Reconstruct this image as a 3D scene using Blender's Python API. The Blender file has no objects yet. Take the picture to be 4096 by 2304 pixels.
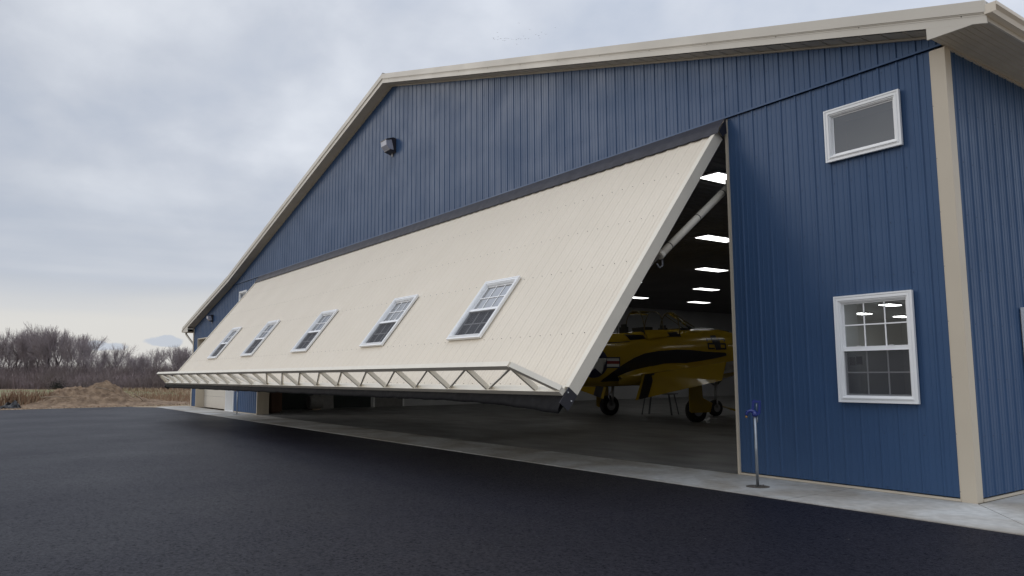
import bpy, bmesh, math, random
from mathutils import Vector, Matrix, noise
R = math.radians
rnd = random.Random(7)
scn = bpy.context.scene
C = scn.collection

# ---------------------------------------------------------------- helpers
class MB:
    """collects faces; build() links them as one mesh object"""
    def __init__(s): s.v = []; s.f = []; s.m = []; s.sm = []
    def face(s, pts, m=0, smooth=False):
        i = len(s.v); s.v += [tuple(p) for p in pts]; s.f.append(tuple(range(i, i + len(pts)))); s.m.append(m); s.sm.append(smooth)
    def grid(s, rows, closed=False, m=0, smooth=True, capped=False):
        i = len(s.v); n = len(rows[0])
        for r in rows: s.v += [tuple(p) for p in r]
        for a in range(len(rows) - 1):
            for b in range(n if closed else n - 1):
                c = (b + 1) % n
                s.f.append((i + a * n + b, i + a * n + c, i + (a + 1) * n + c, i + (a + 1) * n + b)); s.m.append(m); s.sm.append(smooth)
        if capped:
            s.f.append(tuple(i + b for b in reversed(range(n)))); s.m.append(m); s.sm.append(False)
            k = i + (len(rows) - 1) * n
            s.f.append(tuple(k + b for b in range(n))); s.m.append(m); s.sm.append(False)
    def box(s, x0, x1, y0, y1, z0, z1, m=0, mat=None):
        P = [(x, y, z) for x in (x0, x1) for y in (y0, y1) for z in (z0, z1)]
        if mat is not None: P = [tuple(mat @ Vector(p)) for p in P]
        for q in ((0, 1, 3, 2), (4, 6, 7, 5), (0, 4, 5, 1), (2, 3, 7, 6), (0, 2, 6, 4), (1, 5, 7, 3)):
            s.face([P[k] for k in q], m)
    def prism(s, poly, d, m=0, axis=1):
        """poly: list of 3-d points, extruded by vector d"""
        d = Vector(d); A = [Vector(p) for p in poly]; B = [p + d for p in A]
        s.face(A, m); s.face(list(reversed(B)), m)
        for k in range(len(A)):
            j = (k + 1) % len(A); s.face([A[k], B[k], B[j], A[j]], m)
    def tube(s, pts, r, n=8, m=0, cap=True, smooth=True):
        pts = [Vector(p) for p in pts]; rr = r if isinstance(r, (list, tuple)) else [r] * len(pts)
        rows = []; up = None
        for k, p in enumerate(pts):
            t = (pts[min(k + 1, len(pts) - 1)] - pts[max(k - 1, 0)]).normalized()
            if up is None:
                up = Vector((0, 0, 1)) if abs(t.z) < .9 else Vector((1, 0, 0))
            a = t.cross(up); a.normalize(); b = a.cross(t); up = b
            rows.append([p + (a * math.cos(2 * math.pi * i / n) + b * math.sin(2 * math.pi * i / n)) * rr[k] for i in range(n)])
        s.grid(rows, True, m, smooth, cap)
    def bar(s, a, b, w, h, upv=(0, 0, 1), m=0):
        """square bar from a to b, w across, h along upv"""
        a = Vector(a); b = Vector(b); t = (b - a).normalized(); u = Vector(upv); x = t.cross(u).normalized(); u = x.cross(t).normalized()
        q = [x * w / 2 + u * h / 2, -x * w / 2 + u * h / 2, -x * w / 2 - u * h / 2, x * w / 2 - u * h / 2]
        s.grid([[a + k for k in q], [b + k for k in q]], True, m, False, True)
    def build(s, name, mats, parent=None, loc=None):
        me = bpy.data.meshes.new(name)
        me.from_pydata(s.v, [], s.f)
        if not isinstance(mats, (list, tuple)): mats = [mats]
        for k in mats: me.materials.append(k)
        me.polygons.foreach_set('material_index', s.m); me.polygons.foreach_set('use_smooth', s.sm)
        bm = bmesh.new(); bm.from_mesh(me); bmesh.ops.remove_doubles(bm, verts=bm.verts, dist=1e-5)
        bmesh.ops.recalc_face_normals(bm, faces=bm.faces); bm.to_mesh(me); bm.free(); me.update()
        o = bpy.data.objects.new(name, me); C.objects.link(o)
        if parent: o.parent = parent
        if loc: o.location = loc
        return o
def raw(s, name, mat, parent=None):
    """like build but without welding (open sheets, twigs)"""
    me = bpy.data.meshes.new(name); me.from_pydata(s.v, [], s.f)
    for k in (mat if isinstance(mat, (list, tuple)) else [mat]): me.materials.append(k)
    me.polygons.foreach_set('material_index', s.m); me.polygons.foreach_set('use_smooth', s.sm)
    me.update(); o = bpy.data.objects.new(name, me); C.objects.link(o)
    if parent: o.parent = parent
    return o
def tag(o, label=None, cat=None, group=None, kind=None):
    if label: o['label'] = label
    if cat: o['category'] = cat
    if group: o['group'] = group
    if kind: o['kind'] = kind
    return o
def empty(name, loc=(0, 0, 0), rot=(0, 0, 0)):
    o = bpy.data.objects.new(name, None); C.objects.link(o); o.location = loc; o.rotation_euler = rot; o.empty_display_size = .3
    return o
def copy_tree(o, parent=None):
    c = o.copy(); C.objects.link(c)
    if parent: c.parent = parent
    for ch in list(o.children): copy_tree(ch, c)
    return c

# ---------------------------------------------------------------- materials
def mat(name, col, rough=.5, metal=0, spec=.5, bump=0, bscale=20, var=0, vscale=3, coat=0, emis=None, alpha=1, col2=None, stretch=None, detail=4):
    m = bpy.data.materials.new(name); m.use_nodes = True; nt = m.node_tree; b = nt.nodes['Principled BSDF']
    b.inputs['Base Color'].default_value = (*col, 1); b.inputs['Roughness'].default_value = rough
    b.inputs['Metallic'].default_value = metal; b.inputs['Specular IOR Level'].default_value = spec
    b.inputs['Coat Weight'].default_value = coat; b.inputs['Alpha'].default_value = alpha
    tc = nt.nodes.new('ShaderNodeTexCoord'); src = tc.outputs['Object']
    if stretch:
        mp = nt.nodes.new('ShaderNodeMapping'); mp.inputs['Scale'].default_value = stretch; nt.links.new(src, mp.inputs[0]); src = mp.outputs[0]
    if var:
        n = nt.nodes.new('ShaderNodeTexNoise'); n.inputs['Scale'].default_value = vscale; n.inputs['Detail'].default_value = detail
        nt.links.new(src, n.inputs['Vector'])
        mr = nt.nodes.new('ShaderNodeMapRange'); mr.inputs['From Min'].default_value = .3; mr.inputs['From Max'].default_value = .7
        nt.links.new(n.outputs['Fac'], mr.inputs['Value'])
        mx = nt.nodes.new('ShaderNodeMix'); mx.data_type = 'RGBA'
        c2 = col2 or [c * (1 - var) for c in col]
        mx.inputs[6].default_value = (*col, 1); mx.inputs[7].default_value = (*c2, 1)
        nt.links.new(mr.outputs[0], mx.inputs[0]); nt.links.new(mx.outputs[2], b.inputs['Base Color'])
        ad = nt.nodes.new('ShaderNodeMath'); ad.operation = 'MULTIPLY_ADD'; ad.inputs[1].default_value = .12; ad.inputs[2].default_value = rough - .06
        nt.links.new(mr.outputs[0], ad.inputs[0]); nt.links.new(ad.outputs[0], b.inputs['Roughness'])
    if bump:
        n2 = nt.nodes.new('ShaderNodeTexNoise'); n2.inputs['Scale'].default_value = bscale; n2.inputs['Detail'].default_value = 3
        nt.links.new(src, n2.inputs['Vector'])
        bp = nt.nodes.new('ShaderNodeBump'); bp.inputs['Strength'].default_value = bump; bp.inputs['Distance'].default_value = .02
        nt.links.new(n2.outputs['Fac'], bp.inputs['Height']); nt.links.new(bp.outputs[0], b.inputs['Normal'])
    if emis:
        b.inputs['Emission Color'].default_value = (*emis[0], 1); b.inputs['Emission Strength'].default_value = emis[1]
    return m
def glass_mat(name, tint, refl=1.5):
    m = bpy.data.materials.new(name); m.use_nodes = True; nt = m.node_tree
    for n in list(nt.nodes):
        if n.type != 'OUTPUT_MATERIAL': nt.nodes.remove(n)
    out = [n for n in nt.nodes if n.type == 'OUTPUT_MATERIAL'][0]
    t = nt.nodes.new('ShaderNodeBsdfTransparent'); t.inputs[0].default_value = (*tint, 1)
    g = nt.nodes.new('ShaderNodeBsdfGlossy'); g.inputs['Roughness'].default_value = .02
    f = nt.nodes.new('ShaderNodeFresnel'); f.inputs[0].default_value = refl
    mx = nt.nodes.new('ShaderNodeMixShader'); nt.links.new(f.outputs[0], mx.inputs[0]); nt.links.new(t.outputs[0], mx.inputs[1]); nt.links.new(g.outputs[0], mx.inputs[2])
    nt.links.new(mx.outputs[0], out.inputs[0]); return m

M = {}
M['blue'] = mat('blue_painted_steel', (.042, .092, .192), .45, spec=.30, bump=.006, bscale=2.2, var=.08, vscale=1.1)
M['cream'] = mat('cream_painted_steel', (.79, .70, .565), .42, spec=.45, bump=.02, bscale=2.5, var=.05, vscale=.9)
M['trim'] = mat('tan_trim_steel', (.62, .54, .42), .42, spec=.45, bump=.03, bscale=6, var=.06, vscale=1.2)
M['fascia'] = mat('cream_fascia_steel', (.66, .61, .52), .45, var=.06, vscale=1.2)
M['soffit'] = mat('perforated_soffit', (.52, .46, .37), .6, var=.1, vscale=3)
M['roof'] = mat('roof_steel', (.42, .40, .35), .45, var=.08)
M['white'] = mat('white_vinyl', (.92, .92, .91), .4, var=.02, vscale=4)
M['steel'] = mat('cream_square_tube', (.82, .755, .63), .45, var=.08, vscale=3)
M['rubber'] = mat('black_rubber_sheet', (.009, .009, .011), .8, spec=.2, bump=.3, bscale=14, var=.3, vscale=9)
M['canvas'] = mat('black_vinyl_flap', (.024, .023, .034), .55, bump=.35, bscale=8, var=.25, vscale=5)
M['blackplate'] = mat('black_steel_plate', (.018, .018, .026), .4)
M['screw'] = mat('screw_head', (.07, .075, .09), .35, metal=.6)
M['screwb'] = mat('screw_head_tan', (.16, .14, .115), .4, metal=.4)
M['screwblue'] = mat('screw_head_blue', (.035, .06, .11), .3, metal=.3)
M['glass'] = glass_mat('window_glass', (.78, .82, .82), 1.55)
M['glassd'] = glass_mat('tinted_glass', (.62, .68, .75), 2.7)
M['glassu'] = glass_mat('coated_glass', (.5, .52, .55), 13.0)
M['screen'] = mat('insect_screen', (.05, .05, .06), .7, alpha=.6)
M['canopy'] = glass_mat('canopy_glass', (.88, .9, .9), 1.16)
M['galv'] = mat('galvanized_pipe', (.42, .45, .48), .38, metal=.7, var=.2, vscale=12)
M['hydblue'] = mat('blue_enamel', (.012, .03, .20), .22, coat=.4)
M['brass'] = mat('brass', (.60, .33, .10), .35, metal=.8)
M['hole'] = mat('damp_soil', (.13, .11, .09), .9, bump=.6, bscale=60, var=.4, vscale=30)
M['lampbody'] = mat('bronze_lamp_housing', (.028, .026, .034), .45)
M['lens'] = mat('frosted_lens', (.42, .43, .50), .22, var=.08, vscale=8)
M['yellow'] = mat('yellow_aircraft_paint', (.42, .275, .018), .20, spec=.5, coat=.4, var=.07, vscale=1.5)
M['yframe'] = mat('dark_canopy_rail', (.12, .085, .015), .35)
M['black'] = mat('black_aircraft_paint', (.012, .012, .016), .28, coat=.2)
M['navy'] = mat('navy_marking', (.02, .022, .06), .35)
M['markwhite'] = mat('white_marking', (.62, .62, .60), .35)
M['markred'] = mat('red_marking', (.24, .03, .03), .35)
M['tyre'] = mat('tyre_rubber', (.012, .012, .012), .75)
M['alu'] = mat('aluminium', (.42, .42, .43), .35, metal=.8)
M['seat'] = mat('dark_seat', (.03, .03, .03), .8)
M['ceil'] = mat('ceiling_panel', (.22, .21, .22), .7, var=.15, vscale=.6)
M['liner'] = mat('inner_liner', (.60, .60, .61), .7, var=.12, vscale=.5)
M['dimsheet'] = mat('added_dim_green', (.035, .045, .042), .8, var=.3, vscale=.8)  # dimness of the left inner wall put into a dark green colour
M['officelight'] = mat('lit_office_diffuser', (.9, .9, .9), .5, emis=((1, 1, .97), 9.0))
M['loft'] = mat('loft_wall_paint', (.33, .46, .66), .8)
M['office'] = mat('office_wall_paint', (.78, .80, .80), .7, var=.08, vscale=.8)
M['light'] = mat('lit_diffuser', (.9, .9, .9), .5, emis=((1, 1, .97), 3.4))
M['ply'] = mat('plywood', (.10, .045, .02), .6, var=.3, vscale=4, stretch=(1, 1, .15))
M['greysteel'] = mat('grey_steel', (.18, .18, .19), .5, metal=.3)
M['pale'] = mat('pale_plastic', (.26, .25, .24), .5, var=.2, vscale=5)
M['bark'] = mat('grey_bark', (.12, .10, .098), .9, var=.45, vscale=2)
M['twig'] = mat('grey_twigs', (.36, .305, .31), .9, var=.4, vscale=.9)
M['brush'] = mat('thicket_stems', (.33, .265, .265), .9, var=.55, vscale=.22, col2=(.22, .18, .16))
M['evergreen'] = mat('dark_evergreen', (.014, .018, .010), .9, var=.4, vscale=4)
M['stalk'] = mat('dry_corn', (.36, .235, .145), .85, var=.55, vscale=1.2, col2=(.20, .115, .068))
M['straw'] = mat('pale_straw', (.50, .38, .25), .85, var=.4, vscale=2)
M['bird'] = mat('bird_feathers', (.12, .11, .12), .8)
M['plastic'] = mat('black_plastic', (.012, .012, .014), .35, bump=.4, bscale=8)
M['wood'] = mat('weathered_wood', (.36, .28, .20), .85, var=.3, vscale=8)
M['tow'] = mat('yellow_tow_bar', (.40, .27, .02), .4)

def ground_mats():
    # asphalt: fine aggregate, faint seams and broom of traffic
    m = mat('asphalt', (.030, .030, .036), .62, spec=.34); nt = m.node_tree; b = nt.nodes['Principled BSDF']
    tc = nt.nodes.new('ShaderNodeTexCoord')
    def noise_(sc, det=4, rough=.6):
        n = nt.nodes.new('ShaderNodeTexNoise'); n.inputs['Scale'].default_value = sc; n.inputs['Detail'].default_value = det; n.inputs['Roughness'].default_value = rough
        nt.links.new(tc.outputs['Object'], n.inputs['Vector']); return n
    n1 = noise_(30, 8, .85); n2 = noise_(.35, 3); n3 = noise_(240, 2)
    r1 = nt.nodes.new('ShaderNodeValToRGB'); r1.color_ramp.elements[0].position = .30; r1.color_ramp.elements[0].color = (.003, .003, .006, 1)
    r1.color_ramp.elements[1].position = .78; r1.color_ramp.elements[1].color = (.018, .017, .028, 1)
    nt.links.new(n1.outputs['Fac'], r1.inputs[0])
    mr = nt.nodes.new('ShaderNodeMapRange'); mr.inputs['From Min'].default_value = .3; mr.inputs['From Max'].default_value = .7; mr.inputs['To Min'].default_value = .9; mr.inputs['To Max'].default_value = 1.08
    nt.links.new(n2.outputs['Fac'], mr.inputs['Value'])
    mu = nt.nodes.new('ShaderNodeMix'); mu.data_type = 'RGBA'; mu.blend_type = 'MULTIPLY'; mu.inputs[0].default_value = 1
    nt.links.new(r1.outputs[0], mu.inputs[6]); nt.links.new(mr.outputs[0], mu.inputs[7])
    # sparse pale specks
    vo = nt.nodes.new('ShaderNodeTexVoronoi'); vo.inputs['Scale'].default_value = 3.1; nt.links.new(tc.outputs['Object'], vo.inputs['Vector'])
    lt = nt.nodes.new('ShaderNodeMath'); lt.operation = 'LESS_THAN'; lt.inputs[1].default_value = .022; nt.links.new(vo.outputs['Distance'], lt.inputs[0])
    n4 = noise_(1.3, 0); gt = nt.nodes.new('ShaderNodeMath'); gt.operation = 'GREATER_THAN'; gt.inputs[1].default_value = .58; nt.links.new(n4.outputs['Fac'], gt.inputs[0])
    an = nt.nodes.new('ShaderNodeMath'); an.operation = 'MULTIPLY'; nt.links.new(lt.outputs[0], an.inputs[0]); nt.links.new(gt.outputs[0], an.inputs[1])
    m3 = nt.nodes.new('ShaderNodeMix'); m3.data_type = 'RGBA'; m3.inputs[7].default_value = (.35, .33, .30, 1)
    nt.links.new(an.outputs[0], m3.inputs[0]); nt.links.new(mu.outputs[2], m3.inputs[6]); nt.links.new(m3.outputs[2], b.inputs['Base Color'])
    rr = nt.nodes.new('ShaderNodeMapRange'); rr.inputs['From Min'].default_value = .3; rr.inputs['From Max'].default_value = .7; rr.inputs['To Min'].default_value = .44; rr.inputs['To Max'].default_value = .52
    nt.links.new(n2.outputs['Fac'], rr.inputs['Value']); nt.links.new(rr.outputs[0], b.inputs['Roughness'])
    sg = nt.nodes.new('ShaderNodeMapRange'); sg.inputs['From Min'].default_value = .38; sg.inputs['From Max'].default_value = .62; sg.inputs['To Min'].default_value = .0; sg.inputs['To Max'].default_value = .27
    nt.links.new(n1.outputs['Fac'], sg.inputs['Value']); nt.links.new(sg.outputs[0], b.inputs['Specular IOR Level'])
    bp = nt.nodes.new('ShaderNodeBump'); bp.inputs['Strength'].default_value = .8; bp.inputs['Distance'].default_value = .010
    nt.links.new(n1.outputs['Fac'], bp.inputs['Height']); nt.links.new(bp.outputs[0], b.inputs['Normal'])
    M['asphalt'] = m
    # concrete with stains
    m = mat('concrete', (.40, .395, .37), .72); nt = m.node_tree; b = nt.nodes['Principled BSDF']; tc = nt.nodes.new('ShaderNodeTexCoord')
    def noise2(sc, det=4, dist=0):
        n = nt.nodes.new('ShaderNodeTexNoise'); n.inputs['Scale'].default_value = sc; n.inputs['Detail'].default_value = det; n.inputs['Distortion'].default_value = dist
        nt.links.new(tc.outputs['Object'], n.inputs['Vector']); return n
    a = noise2(.9, 5, .4); c = noise2(9, 5); e = noise2(120, 2)
    rp = nt.nodes.new('ShaderNodeValToRGB'); cr = rp.color_ramp; cr.elements[0].position = .36; cr.elements[0].color = (.34, .31, .265, 1); cr.elements[1].position = .62; cr.elements[1].color = (.51, .51, .49, 1)
    nt.links.new(a.outputs['Fac'], rp.inputs[0])
    mx = nt.nodes.new('ShaderNodeMix'); mx.data_type = 'RGBA'; mx.blend_type = 'OVERLAY'; mx.inputs[0].default_value = .35
    nt.links.new(rp.outputs[0], mx.inputs[6]); nt.links.new(c.outputs['Fac'], mx.inputs[7]); nt.links.new(mx.outputs[2], b.inputs['Base Color'])
    bp = nt.nodes.new('ShaderNodeBump'); bp.inputs['Strength'].default_value = .25; bp.inputs['Distance'].default_value = .004
    nt.links.new(e.outputs['Fac'], bp.inputs['Height']); nt.links.new(bp.outputs[0], b.inputs['Normal'])
    M['concrete'] = m
    M['floor'] = mat('hangar_floor', (.20, .20, .195), .42, var=.45, vscale=.7, col2=(.13, .125, .12), bump=.05, bscale=30, stretch=(1, 2.2, 1))
    M['field'] = mat('field_soil_grass', (.27, .195, .115), .95, bump=1, bscale=6, var=.5, vscale=.35, col2=(.17, .12, .07), detail=8)
    M['green'] = mat('winter_wheat', (.13, .165, .055), .95, bump=1, bscale=6, var=.5, vscale=.12, col2=(.20, .165, .09), detail=8)
    M['verge'] = mat('sandy_verge', (.42, .33, .22), .95, bump=.8, bscale=30, var=.5, vscale=2.5, col2=(.24, .17, .11), detail=8)
    M['dirt'] = mat('mound_soil', (.31, .215, .135), .95, bump=1, bscale=12, var=.6, vscale=2.6, col2=(.13, .085, .055), detail=8)
ground_mats()

# ---------------------------------------------------------------- world, sun, camera
SUN = Vector((-.68, -.58, .32)).normalized()
el = math.asin(SUN.z); az = math.atan2(SUN.x, SUN.y)
w = bpy.data.worlds.new('World'); scn.world = w; w.use_nodes = True; nt = w.node_tree
for n in list(nt.nodes): nt.nodes.remove(n)
out = nt.nodes.new('ShaderNodeOutputWorld')
sky = nt.nodes.new('ShaderNodeTexSky'); sky.sky_type = 'NISHITA'; sky.sun_disc = False; sky.sun_elevation = el; sky.sun_rotation = az % (2 * math.pi)
bg1 = nt.nodes.new('ShaderNodeBackground'); bg1.inputs[1].default_value = .10; nt.links.new(sky.outputs[0], bg1.inputs[0])
tc = nt.nodes.new('ShaderNodeTexCoord'); sep = nt.nodes.new('ShaderNodeSeparateXYZ'); nt.links.new(tc.outputs['Generated'], sep.inputs[0])
def math_(op, a, b=None, c=None, clamp=False):
    n = nt.nodes.new('ShaderNodeMath'); n.operation = op; n.use_clamp = clamp
    for i, v in enumerate((a, b, c)):
        if v is None: continue
        if isinstance(v, (int, float)): n.inputs[i].default_value = v
        else: nt.links.new(v, n.inputs[i])
    return n.outputs[0]
zc = math_('MAXIMUM', sep.outputs['Z'], 0.0); den = math_('ADD', zc, .22)
px = math_('DIVIDE', sep.outputs['X'], den); py = math_('DIVIDE', sep.outputs['Y'], den)
den = math_('ADD', zc, .42); px = math_('DIVIDE', sep.outputs['X'], den); py = math_('DIVIDE', sep.outputs['Y'], den)
cb = nt.nodes.new('ShaderNodeCombineXYZ'); nt.links.new(px, cb.inputs[0]); nt.links.new(py, cb.inputs[1])
def wn(scale, det, rough, off, dist=0):
    mp = nt.nodes.new('ShaderNodeMapping'); mp.inputs['Location'].default_value = off; nt.links.new(cb.outputs[0], mp.inputs[0])
    n = nt.nodes.new('ShaderNodeTexNoise'); n.inputs['Scale'].default_value = scale; n.inputs['Detail'].default_value = det; n.inputs['Roughness'].default_value = rough; n.inputs['Distortion'].default_value = dist
    nt.links.new(mp.outputs[0], n.inputs['Vector']); return n.outputs['Fac']
nA = wn(3.6, 7, .5, (3.1, 1.7, 0), .1); nB = wn(.9, 3, .5, (0.4, 5.2, 0))
cl = math_('ADD', math_('MULTIPLY', nA, .6), math_('MULTIPLY', nB, .4))
ramp = nt.nodes.new('ShaderNodeValToRGB'); e = ramp.color_ramp.elements
e[0].position = .38; e[0].color = (.46, .515, .62, 1); e[1].position = .63; e[1].color = (.75, .785, .85, 1)
k = ramp.color_ramp.elements.new(.50); k.color = (.58, .62, .70, 1)
nt.links.new(cl, ramp.inputs[0])
# brighter towards +y and up, darker layer low in the west, warm pale band at the horizon
gy = nt.nodes.new('ShaderNodeMapRange'); gy.inputs['From Min'].default_value = -.1; gy.inputs['From Max'].default_value = .95; gy.inputs['To Min'].default_value = .93; gy.inputs['To Max'].default_value = 1.22
nt.links.new(sep.outputs['Y'], gy.inputs['Value'])
m1 = nt.nodes.new('ShaderNodeMix'); m1.data_type = 'RGBA'; m1.blend_type = 'MULTIPLY'; m1.inputs[0].default_value = 1
nt.links.new(ramp.outputs[0], m1.inputs[6]); nt.links.new(gy.outputs[0], m1.inputs[7])
zen = nt.nodes.new('ShaderNodeMapRange'); zen.interpolation_type = 'SMOOTHSTEP'; zen.inputs['From Min'].default_value = .42; zen.inputs['From Max'].default_value = .85; zen.inputs['To Min'].default_value = 1.0; zen.inputs['To Max'].default_value = 2.1
nt.links.new(sep.outputs['Z'], zen.inputs['Value'])
m1z = nt.nodes.new('ShaderNodeMix'); m1z.data_type = 'RGBA'; m1z.blend_type = 'MULTIPLY'; m1z.inputs[0].default_value = 1; m1z.clamp_result = False
nt.links.new(m1.outputs[2], m1z.inputs[6]); nt.links.new(zen.outputs[0], m1z.inputs[7]); m1 = m1z
lowf = nt.nodes.new('ShaderNodeMapRange'); lowf.inputs['From Min'].default_value = .30; lowf.inputs['From Max'].default_value = .09; lowf.interpolation_type = 'SMOOTHSTEP'
nt.links.new(sep.outputs['Z'], lowf.inputs['Value'])
# streaky stratus near the horizon
mp = nt.nodes.new('ShaderNodeMapping'); mp.inputs['Scale'].default_value = (1.2, 1.2, 14); nt.links.new(tc.outputs['Generated'], mp.inputs[0])
ns = nt.nodes.new('ShaderNodeTexNoise'); ns.inputs['Scale'].default_value = 2.2; ns.inputs['Detail'].default_value = 4; nt.links.new(mp.outputs[0], ns.inputs['Vector'])
rs = nt.nodes.new('ShaderNodeValToRGB'); q = rs.color_ramp.elements; q[0].position = .35; q[0].color = (.48, .525, .61, 1); q[1].position = .68; q[1].color = (.60, .63, .69, 1)
nt.links.new(ns.outputs['Fac'], rs.inputs[0])
m2 = nt.nodes.new('ShaderNodeMix'); m2.data_type = 'RGBA'; nt.links.new(math_('MULTIPLY', lowf.outputs[0], .85), m2.inputs[0]); nt.links.new(m1.outputs[2], m2.inputs[6]); nt.links.new(rs.outputs[0], m2.inputs[7])
hz = nt.nodes.new('ShaderNodeMapRange'); hz.interpolation_type = 'SMOOTHSTEP'; hz.inputs['From Min'].default_value = .125; hz.inputs['From Max'].default_value = .05
zz = math_('ADD', sep.outputs['Z'], math_('MULTIPLY', math_('SUBTRACT', ns.outputs['Fac'], .5), .06)); nt.links.new(zz, hz.inputs['Value'])
m3 = nt.nodes.new('ShaderNodeMix'); m3.data_type = 'RGBA'; m3.inputs[7].default_value = (.72, .71, .69, 1)
nt.links.new(hz.outputs[0], m3.inputs[0]); nt.links.new(m2.outputs[2], m3.inputs[6])
# two small low cumulus over the treeline
def puff(bear, elev, wd, hg, prev):
    b = R(bear); t = (-math.sin(b), math.cos(b)); side = (math.cos(b), math.sin(b))
    u = math_('ADD', math_('MULTIPLY', sep.outputs['X'], side[0]), math_('MULTIPLY', sep.outputs['Y'], side[1]))
    fr = math_('ADD', math_('MULTIPLY', sep.outputs['X'], t[0]), math_('MULTIPLY', sep.outputs['Y'], t[1]))
    n = nt.nodes.new('ShaderNodeTexNoise'); n.inputs['Scale'].default_value = 42; n.inputs['Detail'].default_value = 6; nt.links.new(tc.outputs['Generated'], n.inputs['Vector'])
    d1 = math_('POWER', math_('ABSOLUTE', math_('DIVIDE', u, wd)), 2); v = math_('SUBTRACT', sep.outputs['Z'], elev)
    d2 = math_('POWER', math_('ABSOLUTE', math_('DIVIDE', v, hg)), 2)
    d = math_('ADD', math_('ADD', d1, d2), math_('MULTIPLY', math_('SUBTRACT', n.outputs['Fac'], .5), 4.0))
    r = nt.nodes.new('ShaderNodeMapRange'); r.interpolation_type = 'SMOOTHSTEP'; r.inputs['From Min'].default_value = 1.2; r.inputs['From Max'].default_value = .5; nt.links.new(d, r.inputs['Value'])
    f = math_('MULTIPLY', math_('MULTIPLY', r.outputs[0], math_('GREATER_THAN', fr, 0)), .85)
    m = nt.nodes.new('ShaderNodeMix'); m.data_type = 'RGBA'; m.inputs[7].default_value = (.52, .57, .66, 1); nt.links.new(f, m.inputs[0]); nt.links.new(prev, m.inputs[6]); return m.outputs[2]
col = puff(82.6, .0360, .024, .0055, m3.outputs[2]); col = puff(78.7, .0420, .021, .0060, col)
bg2 = nt.nodes.new('ShaderNodeBackground'); bg2.inputs[1].default_value = 1.0; nt.links.new(col, bg2.inputs[0])
ms = nt.nodes.new('ShaderNodeMixShader'); ms.inputs[0].default_value = .96; nt.links.new(bg1.outputs[0], ms.inputs[1]); nt.links.new(bg2.outputs[0], ms.inputs[2]); nt.links.new(ms.outputs[0], out.inputs[0])

sd = bpy.data.lights.new('sun', 'SUN'); sd.energy = .65; sd.angle = R(24); sd.color = (1, .93, .84)
so = bpy.data.objects.new('sun', sd); C.objects.link(so); so.rotation_euler = (-SUN).to_track_quat('-Z', 'Y').to_euler()
cd = bpy.data.cameras.new('camera'); co = bpy.data.objects.new('camera', cd); C.objects.link(co); scn.camera = co
cd.sensor_width = 36; cd.lens = 36 * 1914.79 / 2576; cd.clip_end = 6000; cd.clip_start = .05
F_ = Vector((-0.80574207, 0.58130999, 0.11339496)); R_ = Vector((0.58453597, 0.81134699, -0.00581064)); U_ = Vector((-.09538044 * -1, -.06160156, .993533))
co.matrix_world = Matrix(((R_.x, U_.x, -F_.x, 4.45073), (R_.y, U_.y, -F_.y, -10.21584), (R_.z, U_.z, -F_.z, 1.6), (0, 0, 0, 1)))
vs = scn.view_settings; vs.view_transform = 'Standard'; vs.look = 'None'; vs.exposure = 0; vs.gamma = 1
scn.cycles.max_bounces = 8; scn.cycles.transparent_max_bounces = 12

# ---------------------------------------------------------------- setting
def sheet_obj(name, rect, z, m, n=1):
    b = MB(); x0, x1, y0, y1 = rect
    b.face([(x0, y0, z), (x1, y0, z), (x1, y1, z), (x0, y1, z)]); return b.build(name, m)
g = sheet_obj('ground', (-2500, 2500, -2500, 2500), -.06, M['field']); tag(g, 'tan winter farmland stretching to the horizon', kind='structure')
b = MB()   # asphalt with a slightly wandering left edge
pts = [(40, -1.565), (40, -90)]; y = -90
while y < -2.4: pts.append((-42.1 + .8 * noise.noise((y * .12, 3, 0)) + .18 * noise.noise((y * .9, 1, 0)), y)); y += .7
pts += [(-41.2, -2.4), (-40.2, -1.75), (-39.1, -1.565)]
b.face([(x, y, -.012) for x, y in pts]); a = b.build('asphalt_apron', M['asphalt']); tag(a, 'new black asphalt in front of the hangar', kind='structure')
b = MB(); e1 = []; e2 = []
y = -90
while y < 14:
    e1.append((-40.2, y, -.03)); e2.append((-44.6 + 1.0 * noise.noise((y * .15, 8, 0)), y, -.03)); y += 1.0
b.grid([e1, e2], smooth=False); tag(b.build('verge', M['verge']), 'sandy strip between the asphalt and the corn stubble', kind='structure')
b = MB(); e1 = []; e2 = []
y = -120
while y < 9.5:
    e1.append((-60 - 3 * noise.noise((y * .1, 2, 0)), y, -.045)); e2.append((-118 + .2 * y, y, -.045)); y += 2
b.grid([e1, e2], smooth=False); tag(b.build('green_field', M['green']), 'thin green crop field in front of the trees', kind='structure')
# concrete strip cast in slabs with joints
b = MB(); G = .007; zt = 0.0; zb = -.05
xs = [-40.3]; x = -1.6 - 3.3 * 11
xs = [-40.3] + [-1.6 - 3.3 * k for k in range(11, -1, -1)]
def slab(poly): b.prism([(x, y, zt) for x, y in poly], (0, 0, zb - zt))
for i in range(len(xs) - 1):
    a0 = xs[i] + G; a1 = xs[i + 1] - G; yb = .20 if i == 0 and False else -.004
    slab([(a0, -1.565), (a1, -1.565), (a1, yb), (a0, yb)])
slab([(-1.6 + G, -1.565), (1.35, -1.565), (.012, -.008), (-1.6 + G, -.004)])
slab([(1.35 + 2 * G, -1.565), (4.2, -1.565), (4.2, 3), (.05, 3), (.05, -.03)])
slab([(.05, 3 + 2 * G), (4.2, 3 + 2 * G), (4.2, 9), (.05, 9)]); slab([(.05, 9 + 2 * G), (4.2, 9 + 2 * G), (4.2, 40), (.05, 40)])
tag(b.build('concrete_walk', M['concrete']), 'pale concrete strip along the foot of the hangar wall', kind='structure')
fl = sheet_obj('floor', (-31.6, -.2, 0.0, 39.9), .004, M['floor']); tag(fl, 'grey concrete hangar floor inside the open door', kind='structure')

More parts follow.
